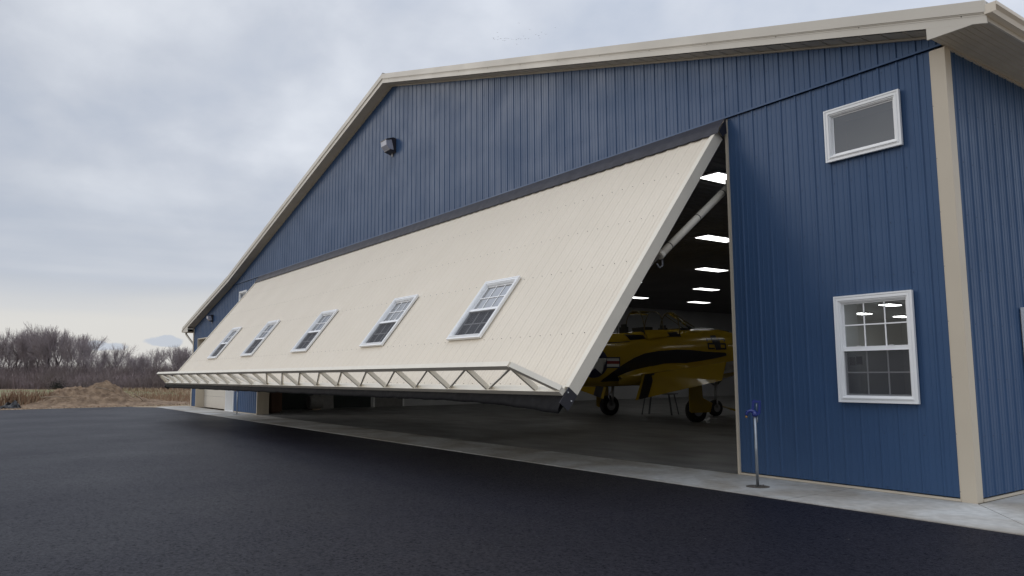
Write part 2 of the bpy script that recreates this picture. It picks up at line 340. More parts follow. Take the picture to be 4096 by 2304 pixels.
# ---------------------------------------------------------------- hangar
PK = -15.87; KN = -31.74; XL = -39.35; XEL = -40.45; XER = .68
def T(x): return 10.71 - .2785 * abs(x - PK) if x >= KN else 6.29 - .228 * (KN - x)
H = empty('hangar', (0, 0, 0))
tag(H, 'large blue corrugated steel aircraft hangar with cream trim and a raised cream door', 'hangar')
PITCH = .264
def profile(x0, x1, d=.02, minor=.004, phase=-.352):
    """trapezoid rib profile across x0..x1: list of (x, depth)"""
    P = []; k0 = math.floor((x0 - phase) / PITCH) - 1; k1 = math.ceil((x1 - phase) / PITCH) + 1
    for k in range(k0, k1):
        c = phase + k * PITCH
        P += [(c - .026, 0), (c - .010, d), (c + .010, d), (c + .026, 0)]
        for q in (1 / 3, 2 / 3):
            u = c + PITCH * q; P += [(u - .012, 0), (u - .005, minor), (u + .005, minor), (u + .012, 0)]
    P = sorted(P)
    def at(x):
        for (a, da), (bb, db) in zip(P, P[1:]):
            if a <= x <= bb: return da + (db - da) * (x - a) / max(bb - a, 1e-9)
        return 0
    return [(x0, at(x0))] + [p for p in P if x0 + 1e-6 < p[0] < x1 - 1e-6] + [(x1, at(x1))]
def ribbed(mb, x0, x1, zlo, zhi, holes=(), d=.014, phase=-.352, base=0.0, m=0, fx=lambda x, dep, z: (x, -dep, z)):
    br = sorted({x0, x1} | {v for h in holes for v in h[:2] if x0 < v < x1})
    for a, c in zip(br, br[1:]):
        mid = (a + c) / 2; hs = sorted([h for h in holes if h[0] < mid < h[1]], key=lambda h: h[2])
        P = profile(a, c, d, phase=phase)
        cuts = [(zlo, None)]; segs = []; lo = zlo
        for h in hs:
            segs.append((lo, (lambda x, v=h[2]: v))); lo = (lambda x, v=h[3]: v)
        segs.append((lo, zhi))
        for l, h in segs:
            for (xa, da), (xb, db) in zip(P, P[1:]):
                if h(xa) - l(xa) < .001 and h(xb) - l(xb) < .001: continue
                mb.face([fx(xa, da + base, l(xa)), fx(xb, db + base, l(xb)), fx(xb, db + base, max(h(xb), l(xb))), fx(xa, da + base, max(h(xa), l(xa)))], m)
def screws(mb, pts, r=.007, h=.006, m=1, out=Vector((0, -1, 0)), a1=Vector((1, 0, 0)), a2=Vector((0, 0, 1))):
    for p in pts:
        p = Vector(p); ring = [p + (a1 * math.cos(t * math.pi / 3) + a2 * math.sin(t * math.pi / 3)) * r for t in range(6)]
        ring2 = [q + (p - q) * .25 + out * h for q in ring]
        for i in range(6): mb.face([ring[i], ring[(i + 1) % 6], ring2[(i + 1) % 6], ring2[i]], m)
        mb.face(ring2, m)
K = lambda v: (lambda x: v)
WIN_R = (-1.66, -.62, 1.23, 2.65); WIN_RU = (-1.66, -.62, 4.71, 5.41); WIN_LU = (-30.96, -29.92, 4.71, 5.41)
GD = (-38.34, -32.85, 0, 3.57); PD = (-32.72, -31.42, 0, 2.5)
b = MB()
ribbed(b, -39.3, -28.03, K(.045), lambda x: min(5.86, T(x) - .30), [(GD[0], GD[1], -1, GD[3]), (PD[0], PD[1], -1, PD[3]), WIN_LU]); b.build('lower_wall', M['blue'], H)
b = MB(); ribbed(b, -3.48, -.12, K(.045), K(5.86), [WIN_R, WIN_RU])
sp = [(x0, -.002, z) for z in [.075 + .713 * k for k in range(9)] if z < 5.84 for x0 in [-.352 - PITCH * k + .045 for k in range(1, 13)] if -3.45 < x0 < -.17
      and not any(h[0] - .1 < x0 < h[1] + .1 and h[2] - .1 < z < h[3] + .1 for h in (WIN_R, WIN_RU))]
screws(b, sp)
b.build('lower_wall', [M['blue'], M['screwblue']], H)
b = MB(); ribbed(b, -39.3, -.0, lambda x: min(5.885, T(x) - .30), lambda x: T(x) - .30, base=.014)
sp = [(x0, -.016, z) for z in [6.42 + .713 * k for k in range(7)] for x0 in [-.352 - PITCH * k + .045 for k in range(0, 118)] if z < T(x0) - .4]
screws(b, sp, r=.008)
b.build('gable_wall', [M['blue'], M['screwblue']], H)
b = MB(); b.prism([(0, -.022, 5.900), (0, -.042, 5.894), (0, -.044, 5.866), (0, -.022, 5.866)], (-32.6, 0, 0)); b.build('header_flashing', M['blue'], H)
# side wall (faces +x)
SW = (1.74, 2.78, 1.03, 2.45)
b = MB(); ribbed(b, .12, 40, K(.045), K(5.858), [SW], phase=.30, fx=lambda y, d, z: (d, y, z))
sp = [(.002, y0, z) for z in [.075 + .713 * k for k in range(9)] if z < 5.84 for y0 in [.30 + PITCH * k + .045 for k in range(0, 18)] if not (SW[0] - .1 < y0 < SW[1] + .1 and SW[2] - .1 < z < SW[3] + .1)]
screws(b, sp, out=Vector((1, 0, 0)), a1=Vector((0, 1, 0)))
b.build('side_wall', [M['blue'], M['screwblue']], H)
b = MB(); ribbed(b, 0, 40, K(0), K(4.1), fx=lambda y, d, z: (XL - d, y, z)); b.build('side_wall', M['blue'], H)
b = MB(); b.face([(XL, 40, 0), (0, 40, 0), (0, 40, T(0) - .1), (PK, 40, T(PK) - .1), (KN, 40, T(KN) - .1), (XL, 40, T(XL) - .1)]); b.build('rear_wall', M['blue'], H)
# roof
b = MB()
for x0, x1 in ((XER, PK), (PK, KN), (KN, XEL)):
    b.prism([(x0, -.335, T(x0) - .004), (x1, -.335, T(x1) - .004), (x1, -.335, T(x1) - .05), (x0, -.335, T(x0) - .05)], (0, 40.6, 0))
rf = b.build('roof', M['roof'], H)
b = MB(); b.prism([(PK - .16, -.37, T(PK) - .03), (PK, -.37, T(PK) + .035), (PK + .16, -.37, T(PK) - .03), (PK, -.37, T(PK) + .005)], (0, 40.7, 0)); b.build('ridge_cap', M['lampbody'], rf)
# rake fascia in two stepped bands
b = MB()
def band(x0, x1, o0, o1, y0, y1, m=0):
    b.prism([(x0, y0, T(x0) - o0), (x1, y0, T(x1) - o0), (x1, y0, T(x1) - o1), (x0, y0, T(x0) - o1)], (0, y1 - y0, 0), m)
for x0, x1 in ((XER, PK), (PK, KN), (KN, XEL)):
    band(x0, x1, 0, .15, -.385, -.34); band(x0, x1, .15, .165, -.372, -.34); band(x0, x1, .165, .19, -.362, -.34); band(x0, x1, .19, .285, -.358, -.335)
sp = []
x = .4
while x > -31: sp.append((x, -.363, T(x) - .175)); x -= 1.32
screws(b, sp, r=.008, m=1)
b.build('rake_fascia', [M['fascia'], M['screwb']], H)
# eave returns
b = MB(); SZ = 5.86
b.prism([(-.03, -.357, T(-.03) - .28), (-.03, -.357, SZ), (.665, -.357, SZ), (.665, -.357, T(.665) - .19)], (0, .022, 0))
b.box(.643, .668, -.336, 40, SZ, T(.66) - .06); b.build('eave_fascia', M['fascia'], H); b = MB()
b.prism([(XL + .03, -.357, T(XL) - .28), (XL + .03, -.357, 4.02), (XEL + .02, -.357, 4.02), (XEL + .02, -.357, T(XEL) - .19)], (0, .022, 0))
b.box(XEL, XEL + .025, -.336, 40, 4.02, T(XEL) - .06)
b.build('eave_fascia', M['fascia'], H)
# soffits (with shallow V grooves running along the eave)
b = MB()
n = 8
for k in range(n):
    a0 = .0 + .64 * k / n; a1 = .64 * (k + 1) / n
    b.face([(a0 + .006, -.335, SZ + .006), (a1 - .006, -.335, SZ + .006), (a1 - .006, 40, SZ + .006), (a0 + .006, 40, SZ + .006)])
    b.face([(a1 - .006, -.335, SZ + .006), (a1, -.335, SZ + .016), (a1, 40, SZ + .016), (a1 - .006, 40, SZ + .006)])
    b.face([(a1, -.335, SZ + .016), (a1 + .006, -.335, SZ + .006), (a1 + .006, 40, SZ + .006), (a1, 40, SZ + .016)])
def rakesoff(xa, xb, step=.30):
    n = int(abs(xb - xa) / step)
    for k in range(n):
        p = xa + (xb - xa) * k / n; q = xa + (xb - xa) * (k + 1) / n; e = .012 * (1 if xb > xa else -1)
        zp = T(p) - .295; zq = T(q) - .295
        b.face([(p + e, -.336, zp), (q - e, -.336, zq), (q - e, -.0, zq), (p + e, -.0, zp)])
        b.face([(q - e, -.336, zq), (q, -.336, zq + .014), (q, 0, zq + .014), (q - e, 0, zq)]); b.face([(q, -.336, zq + .014), (q + e, -.336, zq), (q + e, 0, zq), (q, 0, zq + .014)])
rakesoff(-.03, PK); rakesoff(PK, KN); rakesoff(KN, XL)
b.face([(XL - .0, -.335, 4.03), (XEL + .02, -.335, 4.03), (XEL + .02, 40, 4.03), (XL, 40, 4.03)])
b.build('soffit', M['soffit'], H)
b = MB(); b.box(-.0, .035, -.0, 40, SZ - .02, SZ + .004)
for x0, x1 in ((-.03, PK), (PK, KN), (KN, XL)):
    b.prism([(x0, -.055, T(x0) - .297), (x1, -.055, T(x1) - .297), (x1, -.055, T(x1) - .325), (x0, -.055, T(x0) - .325)], (0, .04, 0))
b.build('wall_head_trim', M['soffit'], H)
# gutters
def gutter(x, sgn, z, y0, y1):
    b = MB(); P = [(0, .0), (0, -.125), (.085, -.125), (.10, -.07), (.14, -.045), (.14, .0), (.128, .0), (.128, -.04), (.09, -.065), (.078, -.115), (.01, -.115), (.01, 0)]
    b.prism([(x + sgn * u, y0, z + v) for u, v in P], (0, y1 - y0, 0)); b.box(min(x, x + sgn * .13), max(x, x + sgn * .13), y0 - .003, y0 + .002, z - .12, z - .003)
    return b
gutter(.668, 1, 6.045, -.38, 40).build('gutter', M['cream'], H)
gutter(XEL, -1, 4.17, -.38, 40).build('gutter', M['cream'], H)
b = MB(); b.tube([(XEL - .06, -.15, 4.06), (XEL - .06, -.15, 3.95), (XEL + .3, -.10, 3.75), (XL - .10, .02, 3.35), (XL - .07, .06, 3.2), (XL - .07, .06, .1), (XL - .25, .06, .04)], .055, 8); b.build('downspout', M['fascia'], H)
# corner trims
b = MB()
b.box(-.155, .030, -.030, -.004, .0, SZ - .022); b.box(-.172, -.155, -.014, -.004, .0, SZ - .022); b.box(.004, .030, -.004, .135, .0, SZ - .022); b.box(.004, .014, .135, .150, 0, SZ - .022)
screws(b, [(-.163, -.014, z) for z in (.12, .83, 1.54, 2.25, 2.96, 3.67, 4.38, 5.09)], r=.007); screws(b, [(.016, .142, z) for z in (.12, .83, 1.54, 2.25, 2.96, 3.67, 4.38)], r=.006, out=Vector((1, 0, 0)), a1=Vector((0, 1, 0)))
b.build('corner_trim', [M['trim'], M['screwb']], H)
b = MB(); b.box(-39.44, -39.28, -.03, -.004, 0, 4.2); b.build('corner_trim', M['trim'], H)
for q in ((-3.50, -.155, -.040, -.002), (.002, .04, .135, 40), (-39.28, GD[0] - .06, -.04, -.002), (PD[1] + .06, -28.0, -.04, -.002)):
    b = MB(); b.box(*q, .004, .032); b.build('base_trim', M['trim'], H)
# opening jambs
b = MB(); b.box(-3.52, -3.48, -.036, .12, 0, 5.84); b.build('jamb_trim', M['trim'], H)
b = MB(); b.box(-28.06, -28.0, -.036, .16, 0, 5.84); b.box(-28.02, -27.97, .16, .30, 0, 5.84); b.box(-28.05, -27.99, .30, .47, 0, 5.84); b.build('jamb_trim', M['trim'], H)
b = MB(); b.box(-28.4, -3.1, .02, .3, 5.72, 6.0); b.box(-28.0, -3.52, -.001, .02, 5.62, 5.856); b.build('header_beam', M['trim'], H)
# interior shell
def holed(b, x0, x1, z0, z1, y, holes):
    xs = sorted({x0, x1} | {v for h in holes for v in h[:2]}); zs = sorted({z0, z1} | {v for h in holes for v in h[2:]})
    for a, c in zip(xs, xs[1:]):
        for d, e in zip(zs, zs[1:]):
            if any(h[0] < (a + c) / 2 < h[1] and h[2] < (d + e) / 2 < h[3] for h in holes): continue
            b.face([(a, y, d), (c, y, d), (c, y, e), (a, y, e)])
b = MB()
b.face([(-31.7, .2, 0), (-31.7, 39.9, 0), (-31.7, 39.9, 6), (-31.7, .2, 6)]); b.face([(-31.7, 39.9, 0), (-.2, 39.9, 0), (-.2, 39.9, 6), (-31.7, 39.9, 6)])
ys = [.2, SW[0], SW[1], 39.9]
for a, c in zip(ys, ys[1:]):
    for d, e in ((0, SW[2]), (SW[2], SW[3]), (SW[3], 6)):
        if (a, d) == (SW[0], SW[2]): continue
        b.face([(-.2, a, d), (-.2, c, d), (-.2, c, e), (-.2, a, e)])
holed(b, -3.3, -.2, 0, 6, .38, [WIN_R, WIN_RU]); b.face([(-3.3, .12, 0), (-3.3, .38, 0), (-3.3, .38, 6), (-3.3, .12, 6)]); b.face([(-31.7, .2, 0), (-28.05, .2, 0), (-28.05, .2, 6), (-31.7, .2, 6)])
b.box(-3.48, -3.3, .12, .2, 0, 5.84)
b.build('inner_wall', M['liner'], H)
b = MB(); b.box(-31.69, -31.66, .9, 6.9, .01, 5.9); b.build('added_dim_sheet', M['dimsheet'], H)  # dark sheet added over the left wall to keep it dim near the opening
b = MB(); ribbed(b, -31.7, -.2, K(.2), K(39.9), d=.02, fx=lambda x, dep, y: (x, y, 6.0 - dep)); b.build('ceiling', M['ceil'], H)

# ---------------------------------------------------------------- windows
def window(parent, w_, h_, kind, loc, rot=(0, 0, 0), lighter=True, cas=.085):
    """local: x across, z up, outside is -y; origin at the centre of the opening; w_,h_ are outer casing sizes"""
    b = MB(); hw, hh = w_ / 2, h_ / 2
    def ring(o, i, y0, y1, m=0):
        b.box(-hw + o, hw - o, y0, y1, hh - i, hh - o, m); b.box(-hw + o, hw - o, y0, y1, -hh + o, -hh + i, m)
        b.box(-hw + o, -hw + i, y0, y1, -hh + i, hh - i, m); b.box(hw - i, hw - o, y0, y1, -hh + i, hh - i, m)
    ring(0, .022, -.052, -.004); ring(.022, .040, -.043, -.004); ring(.040, .066, -.049, -.004); ring(.066, cas, -.034, .05)
    ring(cas, cas + .012, -.020, .05)
    ring(cas + .012, cas + .034, .012, .05)
    # reveal to the inside
    i = cas; t = .01
    for (x0, x1, z0, z1) in ((-hw + i - t, -hw + i, -hh + i, hh - i), (hw - i, hw - i + t, -hh + i, hh - i), (-hw + i, hw - i, hh - i, hh - i + t), (-hw + i, hw - i, -hh + i - t, -hh + i)):
        b.box(x0, x1, .05, .41, z0, z1)
    if kind == 'hung':
        b.box(-hw + cas + .01, hw - cas - .01, -.012, .04, -.035, .028); b.box(-hw + cas + .012, hw - cas - .012, -.02, -.012, -.035, -.026)
        b.box(-.26, -.20, -.022, -.012, .028, .036); b.box(.20, .26, -.022, -.012, .028, .036)
    b.box(-hw + cas - .02, hw - cas + .02, -.062, -.04, -hh + cas - .03, -hh + cas - .018)
    W_ = b.build('window', M['white'], parent); W_.location = loc; W_.rotation_euler = rot
    gi = cas + .03
    if kind == 'hung':
        b = MB(); b.face([(-hw + gi, .022, .026), (hw - gi, .022, .026), (hw - gi, .022, hh - gi), (-hw + gi, .022, hh - gi)]); b.build('pane', M['glassu' if lighter == 2 else 'glass'], W_)
        b = MB(); b.face([(-hw + gi, .034, -hh + gi), (hw - gi, .034, -hh + gi), (hw - gi, .034, -.033), (-hw + gi, .034, -.033)]); b.build('pane', M['glass'], W_)
        for z0, z1, yy in ((.026, hh - gi, .012), (-hh + gi, -.033, .024)):
            b = MB(); ww = 2 * (hw - gi)
            for q in (1 / 3, 2 / 3): b.box(-hw + gi + ww * q - .009, -hw + gi + ww * q + .009, yy, yy + .008, z0, z1)
            zm = (z0 + z1) / 2; b.box(-hw + gi, hw - gi, yy - .002, yy + .010, zm - .009, zm + .009); b.build('grille', M['white'], W_)
        b = MB(); b.face([(-hw + cas + .014, .004, -hh + cas + .01), (hw - cas - .014, .004, -hh + cas + .01), (hw - cas - .014, .004, -.036), (-hw + cas + .014, .004, -.036)]); b.build('insect_screen', M['screen'], W_)
    else:
        b = MB(); b.face([(-hw + gi, .022, -hh + gi), (hw - gi, .022, -hh + gi), (hw - gi, .022, hh - gi), (-hw + gi, .022, hh - gi)]); b.build('pane', M['glassd'], W_)
    return W_
Wn = window(H, 1.12, 1.50, 'hung', (-1.14, -.02, 1.94))
for k, (x0, x1, z0, z1) in enumerate(((-.415, -.33, -.235, -.12), (-.315, -.225, -.225, -.11))):
    q = MB(); q.box(x0, x1, .040, .042, z0, z1); q.build('paper', M['pale'], Wn)
# lit office behind the right wall panel
q = MB(); OX = -5.9
q.face([(-.21, .39, .01), (-.21, 10, .01), (OX, 10, .01), (OX, 3.2, .01), (-3.42, 3.2, .01), (-3.42, .39, .01)], 1)
q.face([(-.21, .39, 2.95), (-.21, 10, 2.95), (OX, 10, 2.95), (OX, 3.2, 2.95), (-3.42, 3.2, 2.95), (-3.42, .39, 2.95)])
q.box(-3.46, -3.42, .39, 3.16, .01, 2.95); q.box(OX, -3.42, 3.16, 3.2, .01, 2.95); q.box(OX - .04, OX, 3.2, 10, .01, 2.95); q.box(OX, -.21, 10, 10.04, .01, 2.95)
q.build('office_wall', [M['office'], M['floor']], H)
q = MB(); q.box(-3.46, -3.42, .39, 6, 3.0, 5.9); q.box(-3.42, -.21, 6, 6.04, 3.0, 5.9); q.face([(-.21, .39, 3.0), (-.21, 6, 3.0), (-.21, 6, 5.9), (-.21, .39, 5.9)]); q.face([(-.21, .39, 5.9), (-.21, 6, 5.9), (-3.42, 6, 5.9), (-3.42, .39, 5.9)]); q.face([(-.21, .39, 3.0), (-.21, 6, 3.0), (-3.42, 6, 3.0), (-3.42, .39, 3.0)]); q.build('loft_wall', M['loft'], H)
q = MB(); q.box(-5.75, -5.15, 9.96, 9.995, 2.35, 2.72); q.build('far_window_stand_in', M['white'], H)  # white board added in place of a far window showing daylight
OL = empty('office_light', (-3.22, 4.40, 2.93)); tag(OL, 'small lit ceiling panel seen high through the white gridded window, the topmost one', 'ceiling light', 'lit panels behind the near window')
q = MB(); q.box(-.12, .12, -.24, .24, -.02, .01); q.build('frame', M['white'], OL)
q = MB(); q.box(-.11, .11, -.22, .22, -.03, -.021); q.build('diffuser', M['officelight'], OL)
for lc, lab in (((-4.72, 6.03, 2.93), 'small lit ceiling panel seen through the upper left glass of the white gridded window'), ((-4.68, 7.70, 2.93), 'small lit ceiling panel seen through the upper right glass of the white gridded window')):
    oc = copy_tree(OL); oc.location = lc; oc['label'] = lab
window(H, 1.12, .78, 'fixed', (-1.14, -.02, 5.06))
window(H, 1.12, .78, 'fixed', (-30.44, -.02, 5.06))
window(H, 1.12, 1.50, 'hung', (.02, 2.26, 1.74), (0, 0, R(90)))
# papers taped inside the near window
# sectional garage door in the left bay, with deep jambs
b = MB()
for k in range(6):
    z0 = .01 + k * .59; b.box(GD[0] + .02, GD[1] - .02, .40, .44, z0, z0 + .582)
    b.box(GD[0] + .02, GD[1] - .02, .394, .40, z0 + .2, z0 + .38)
gd = b.build('garage_door', M['fascia'], H)
b = MB(); b.box(GD[0] - .05, GD[0], -.035, .42, 0, GD[3]); b.box(GD[1], GD[1] + .05, -.035, .42, 0, GD[3]); b.box(GD[0] - .05, GD[1] + .05, -.035, .42, GD[3], GD[3] + .05); b.build('door_frame', M['trim'], gd)
b = MB(); b.box(PD[0] + .06, PD[1] - .06, .30, .34, .03, 2.44); b.box(PD[0] + .3, PD[1] - .3, .292, .30, 1.2, 2.2); pd = b.build('entry_door', M['fascia'], H)
b = MB(); b.box(PD[0], PD[0] + .06, -.05, .34, 0, 2.5); b.box(PD[1] - .06, PD[1], -.05, .34, 0, 2.5); b.box(PD[0], PD[1], -.05, .34, 2.44, 2.5); b.box(PD[0] + .06, PD[1] - .06, -.05, .34, .004, .03); b.build('door_frame', M['white'], pd)
b = MB(); b.tube([(PD[0] + .16, .24, 1.02), (PD[0] + .16, .30, 1.02)], .025, 8); b.build('handle', M['alu'], pd)

# ---------------------------------------------------------------- hydraulic door
PHI = math.atan2(.61689, .78705)
D = empty('hangar_door', (-15.8, -.19, 5.61), (-PHI, 0, 0))
tag(D, 'huge cream ribbed hydraulic hangar door swung half open, with five windows and a truss', 'hangar door')
DW = 12.25                                           # half width; local x rel, y inward, z up the leaf
wc = [-7.25, -11.10, -15.60, -20.25, -24.35]; wl = [c + 15.8 for c in wc]
holes = [(c - .50, c + .50, -4.23, -2.91) for c in wl]
b = MB(); ribbed(b, -DW + .04, DW - .06, K(-5.30), K(-.06), holes, phase=.10, d=.009)
rows = (.90, 1.90, 2.90, 4.325, 5.27); sp = []
for v in rows:
    k = 0; x = DW - .10 - .027
    while x > -DW + .1:
        if not any(c - .6 < x < c + .6 and 2.75 < v < 4.36 for c in wl): sp.append((x, -.002, -v))
        x -= PITCH
screws(b, sp, r=.008, h=.006)
skin = b.build('door_skin', [M['cream'], M['screwb']], D)
b = MB()
b.box(DW - .075, DW, -.030, -.004, -5.33, -.02); b.box(DW - .105, DW - .075, -.022, -.004, -5.33, -.03); b.box(DW - .012, DW, -.004, .16, -5.33, .0)
b.box(-DW, -DW + .075, -.030, -.004, -5.33, -.02); b.box(-DW, -DW + .012, -.004, .16, -5.33, 0)
b.box(-DW + .05, DW - .075, -.034, -.004, -5.42, -5.31)
b.build('edge_trim', M['steel'], D)
b = MB(); b.box(-DW + .02, DW - .02, .15, .18, -5.4, -.1)
for c in wl: pass
# inner frame of the leaf (back side) with girts
D_back = MB()
for z in (-.12, -1.9, -2.9, -4.33, -5.38): D_back.box(-DW + .02, DW - .02, .02, .09, z - .04, z + .04)
for x in [-DW + .3 + k * (2 * DW - .6) / 12 for k in range(13)]: D_back.box(x - .04, x + .04, .085, .15, -5.37, -.10)
D_back.build('frame', M['steel'], D)
for c in wl: window(D, 1.12, 1.45, 'hung', (c, -.018, -3.575), lighter=2)
# exterior truss
tr = MB(); OZ = -5.425; OY = -.63; BX = DW - .62; S = .085
tr.bar((-BX, OY, OZ), (BX, OY, OZ), S, S, (0, -1, 0)); tr.bar((-DW + .02, -.075, OZ - .012), (DW - .02, -.075, OZ - .012), S, S, (0, -1, 0))
for s in (-1, 1):
    tr.bar((s * BX, OY, OZ), (s * (DW - .03), -.10, OZ), .08, .08, (0, 0, 1))
n = 20; st = 2 * BX / n
for k in range(n + 1):
    x = BX - k * st
    if 0 < k < n: tr.bar((x, OY + .04, OZ), (x + .0, -.10, OZ - .006), .05, .072, (0, 0, 1))
    else: tr.bar((x, OY + .04, OZ), (x + (.06 if k == 0 else -.06), -.10, OZ - .006), .05, .072, (0, 0, 1))
    if k < n // 2: tr.bar((x - .02, OY + .04, OZ), (x - st + .03, -.10, OZ - .006), .028, .050, (0, 0, 1))
    elif k > n // 2: tr.bar((x + .02, OY + .04, OZ), (x + st - .03, -.10, OZ - .006), .028, .050, (0, 0, 1))
    else: tr.bar((x - st + .02, OY + .04, OZ), (x - .03, -.10, OZ - .006), .028, .050, (0, 0, 1))
tr.build('truss', M['steel'], D)
b = MB()
for s in (-1, 1):
    x0 = s * DW; b.box(min(x0 - s * .01, x0 + s * .006), max(x0 - s * .01, x0 + s * .006), -.032, .155, -5.60, -5.335)
    for (yy, zz) in ((-.0, -5.40), (.115, -5.46)): screws(b, [(x0 + s * .006, yy, zz)], r=.012, h=.01, m=1, out=Vector((s, 0, 0)), a1=Vector((0, 1, 0)))
b.build('end_plate', [M['blackplate'], M['markwhite']], D)
# rubber bottom seal: a drooping bulb with wrinkles
b = MB(); rows_ = []; N = 180
for i in range(N + 1):
    x = -DW + 2 * DW * i / N; q = noise.noise((x * 1.7, 0, 0)); q2 = noise.noise((x * 5, 4, 0)); sag = .012 * q + .014 * q2 + .11 * max(0, (x - DW + 3.2) / 3.2) ** 2
    rows_.append([(x, -.03, -5.47), (x, -.022 + q2 * .012, -5.52 - sag * .4), (x, .0 + q * .01, -5.57 - sag), (x, .03, -5.60 - sag * 1.2), (x, .04, -5.595 - sag * 1.2), (x, .06, -5.53), (x, .13, -5.46)])
b.grid(rows_); b.box(-DW + .02, DW - .02, -.028, .14, -5.50, -5.43); b.build('bottom_seal', M['rubber'], D)
# hydraulic arms
def arm(xw, flip):
    b = MB(); x = xw - (-15.8)
    # world points -> local
    def L(y, z):
        dy, dz = y + .19, z - 5.61
        return (x, dy * math.cos(PHI) - dz * math.sin(PHI) * 1.0, dy * math.sin(PHI) + dz * math.cos(PHI))
    return b, L
A = empty('hydraulic_arm', (-3.74, .30, 4.80)); tag(A, 'cream hydraulic ram bracing the right edge of the raised door', 'hydraulic ram', 'hydraulic rams of the hangar door')
def wl_(y, z): return (0, y - .30, z - 4.80)
b = MB(); b.tube([wl_(.30, 4.80), wl_(-1.44, 3.45)], .060, 18); b.tube([wl_(-1.40, 3.48), wl_(-1.46, 3.435)], .067, 18); b.build('cylinder', M['steel'], A)
b = MB()
for y in (.12, -.53, -1.22):
    b = MB(); z = 4.80 + (y - .30) * (1.35 / 1.74); b.tube([wl_(y, z), wl_(y - .014, z - .011)], .0622, 18); b.build('band', M['black'], A)
b = MB(); b.tube([wl_(-1.44, 3.45), wl_(-2.45, 2.66)], .024, 12); b.build('piston_rod', mat('chrome_rod', (.75, .75, .77), .12, metal=1), A)
b = MB(); b.tube([(.0, -1.70, -1.42), (.02, -1.72, -1.52), (.03, -1.80, -1.56), (.03, -1.86, -1.50)], .014, 8); b.build('hose_fitting', M['greysteel'], A)
b = MB(); b.box(-.06, .06, -.02, .35, -.12, .12); b.build('bracket', M['steel'], A)
A2 = copy_tree(A); A2.location = (-27.82, .30, 4.80); A2['label'] = 'cream hydraulic ram bracing the far left edge of the raised door'
# canvas weather flap between header and leaf
b = MB(); rows_ = []; x = -28.1
ang = PHI
while x <= -3.48:
    q = noise.noise((x * 1.3, 2, 0)); q2 = noise.noise((x * 4, 5, 0)); sc = .010 * math.cos((x + .352 - .1) * 2 * math.pi / PITCH)
    lift = .09 if x > -3.75 else 0
    p0 = Vector((x, -.062, 5.862)); p3 = Vector((x, -.19 - .030 * math.cos(ang) - .617 * .055, 5.61 - .787 * .055 + .030 * math.sin(ang)))
    tail = p3 + Vector((0, -.617, -.787)) * (.035 + sc + .01 * q2)
    p1 = p0.lerp(p3, .35) + Vector((0, -.030 + .014 * q, -.015)); p2 = p0.lerp(p3, .7) + Vector((0, -.035 + .02 * q2, .0))
    rows_.append([p0, p1, p2, p3 + Vector((0, -.004, .003)), tail + Vector((0, -.004, .003))]); x += PITCH / 8
b.grid(rows_)
# folded end at the right jamb
b.face([(-3.47, -.062, 5.862), (-3.47, -.25, 5.60), (-3.47, -.16, 5.52), (-3.47, -.05, 5.60)]); cv = b.build('weather_flap', M['canvas'], None)
cv.parent = H

# ---------------------------------------------------------------- wall lamps
def lamp(loc, label, sc=1):
    E = empty('wall_lamp', loc); tag(E, label, 'wall lamp', 'lamps on the hangar front'); E.scale = (sc,) * 3
    b = MB(); w2 = .19
    b.prism([(-w2, 0, .215), (-w2, -.09, .235), (-w2, -.15, .20), (-w2, -.05, -.20), (-w2, 0, -.22)], (2 * w2, 0, 0))
    b.prism([(-w2 - .01, -.08, .24), (-w2 - .01, -.335, .15), (-w2 - .01, -.335, .13), (-w2 - .01, -.10, .20)], (2 * w2 + .02, 0, 0))
    b.prism([(-w2, -.05, -.20), (-w2, -.20, -.155), (-w2, -.20, -.135), (-w2, -.05, -.16)], (2 * w2, 0, 0))
    screws(b, [(w2, -.04, .12), (w2, -.04, -.10)], r=.012, out=Vector((1, 0, 0)), a1=Vector((0, 1, 0)))
    b.build('housing', [M['lampbody'], M['screw']], E)
    b = MB(); l = w2 - .012
    b.prism([(-l, -.13, .17), (-l, -.325, .125), (-l, -.31, -.02), (-l, -.20, -.134), (-l, -.07, -.14)], (2 * l, 0, 0)); b.build('lens', M['lens'], E)
    b = MB(); b.box(-.05, .03, -.03, -.016, -.30, -.20); b.build('conduit_box', M['greysteel'], E)
lamp((-15.77, -.024, 8.46), 'square wall lamp with a frosted lens below the gable peak')
lamp((-35.66, -.01, 4.53), 'small wall lamp under the low left eave, above the garage door', .8)

# ---------------------------------------------------------------- yard hydrants
HY = empty('yard_hydrant', (-2.5, -.91, 0)); tag(HY, 'blue headed yard hydrant on a galvanized pipe beside the right wall panel', 'hydrant', 'yard hydrants on the concrete strip')
b = MB(); b.tube([(0, 0, -.02), (0, 0, 1.01)], .021, 12); b.tube([(.018, .03, .9), (.018, .03, .99)], .007, 8); b.build('pipe', M['galv'], HY)
b = MB(); dv = Vector((-.85, -.5, 0)).normalized(); sv = Vector((.5, -.85, 0))
def hp(u, z, s=0): return dv * u + sv * s + Vector((0, 0, z))
b.tube([hp(0, .985), hp(0, 1.01), hp(0, 1.055)], [.032, .040, .034], 12)
b.tube([hp(-.02, 1.035), hp(.05, 1.065), hp(.09, 1.055), hp(.115, 1.02), hp(.118, .995)], [.032, .028, .024, .022, .020], 10)
b.bar(hp(.03, 1.05), hp(.012, 1.195), .034, .034, dv); b.bar(hp(-.065, 1.03), hp(-.075, 1.195), .034, .032, dv)
b.bar(hp(.03, 1.198), hp(-.092, 1.198), .04, .032); b.bar(hp(-.01, 1.03), hp(-.07, 1.03), .04, .04); b.tube([hp(.0, 1.215, -.02), hp(.0, 1.215, .02)], .014, 8)
b.build('head', M['hydblue'], HY)
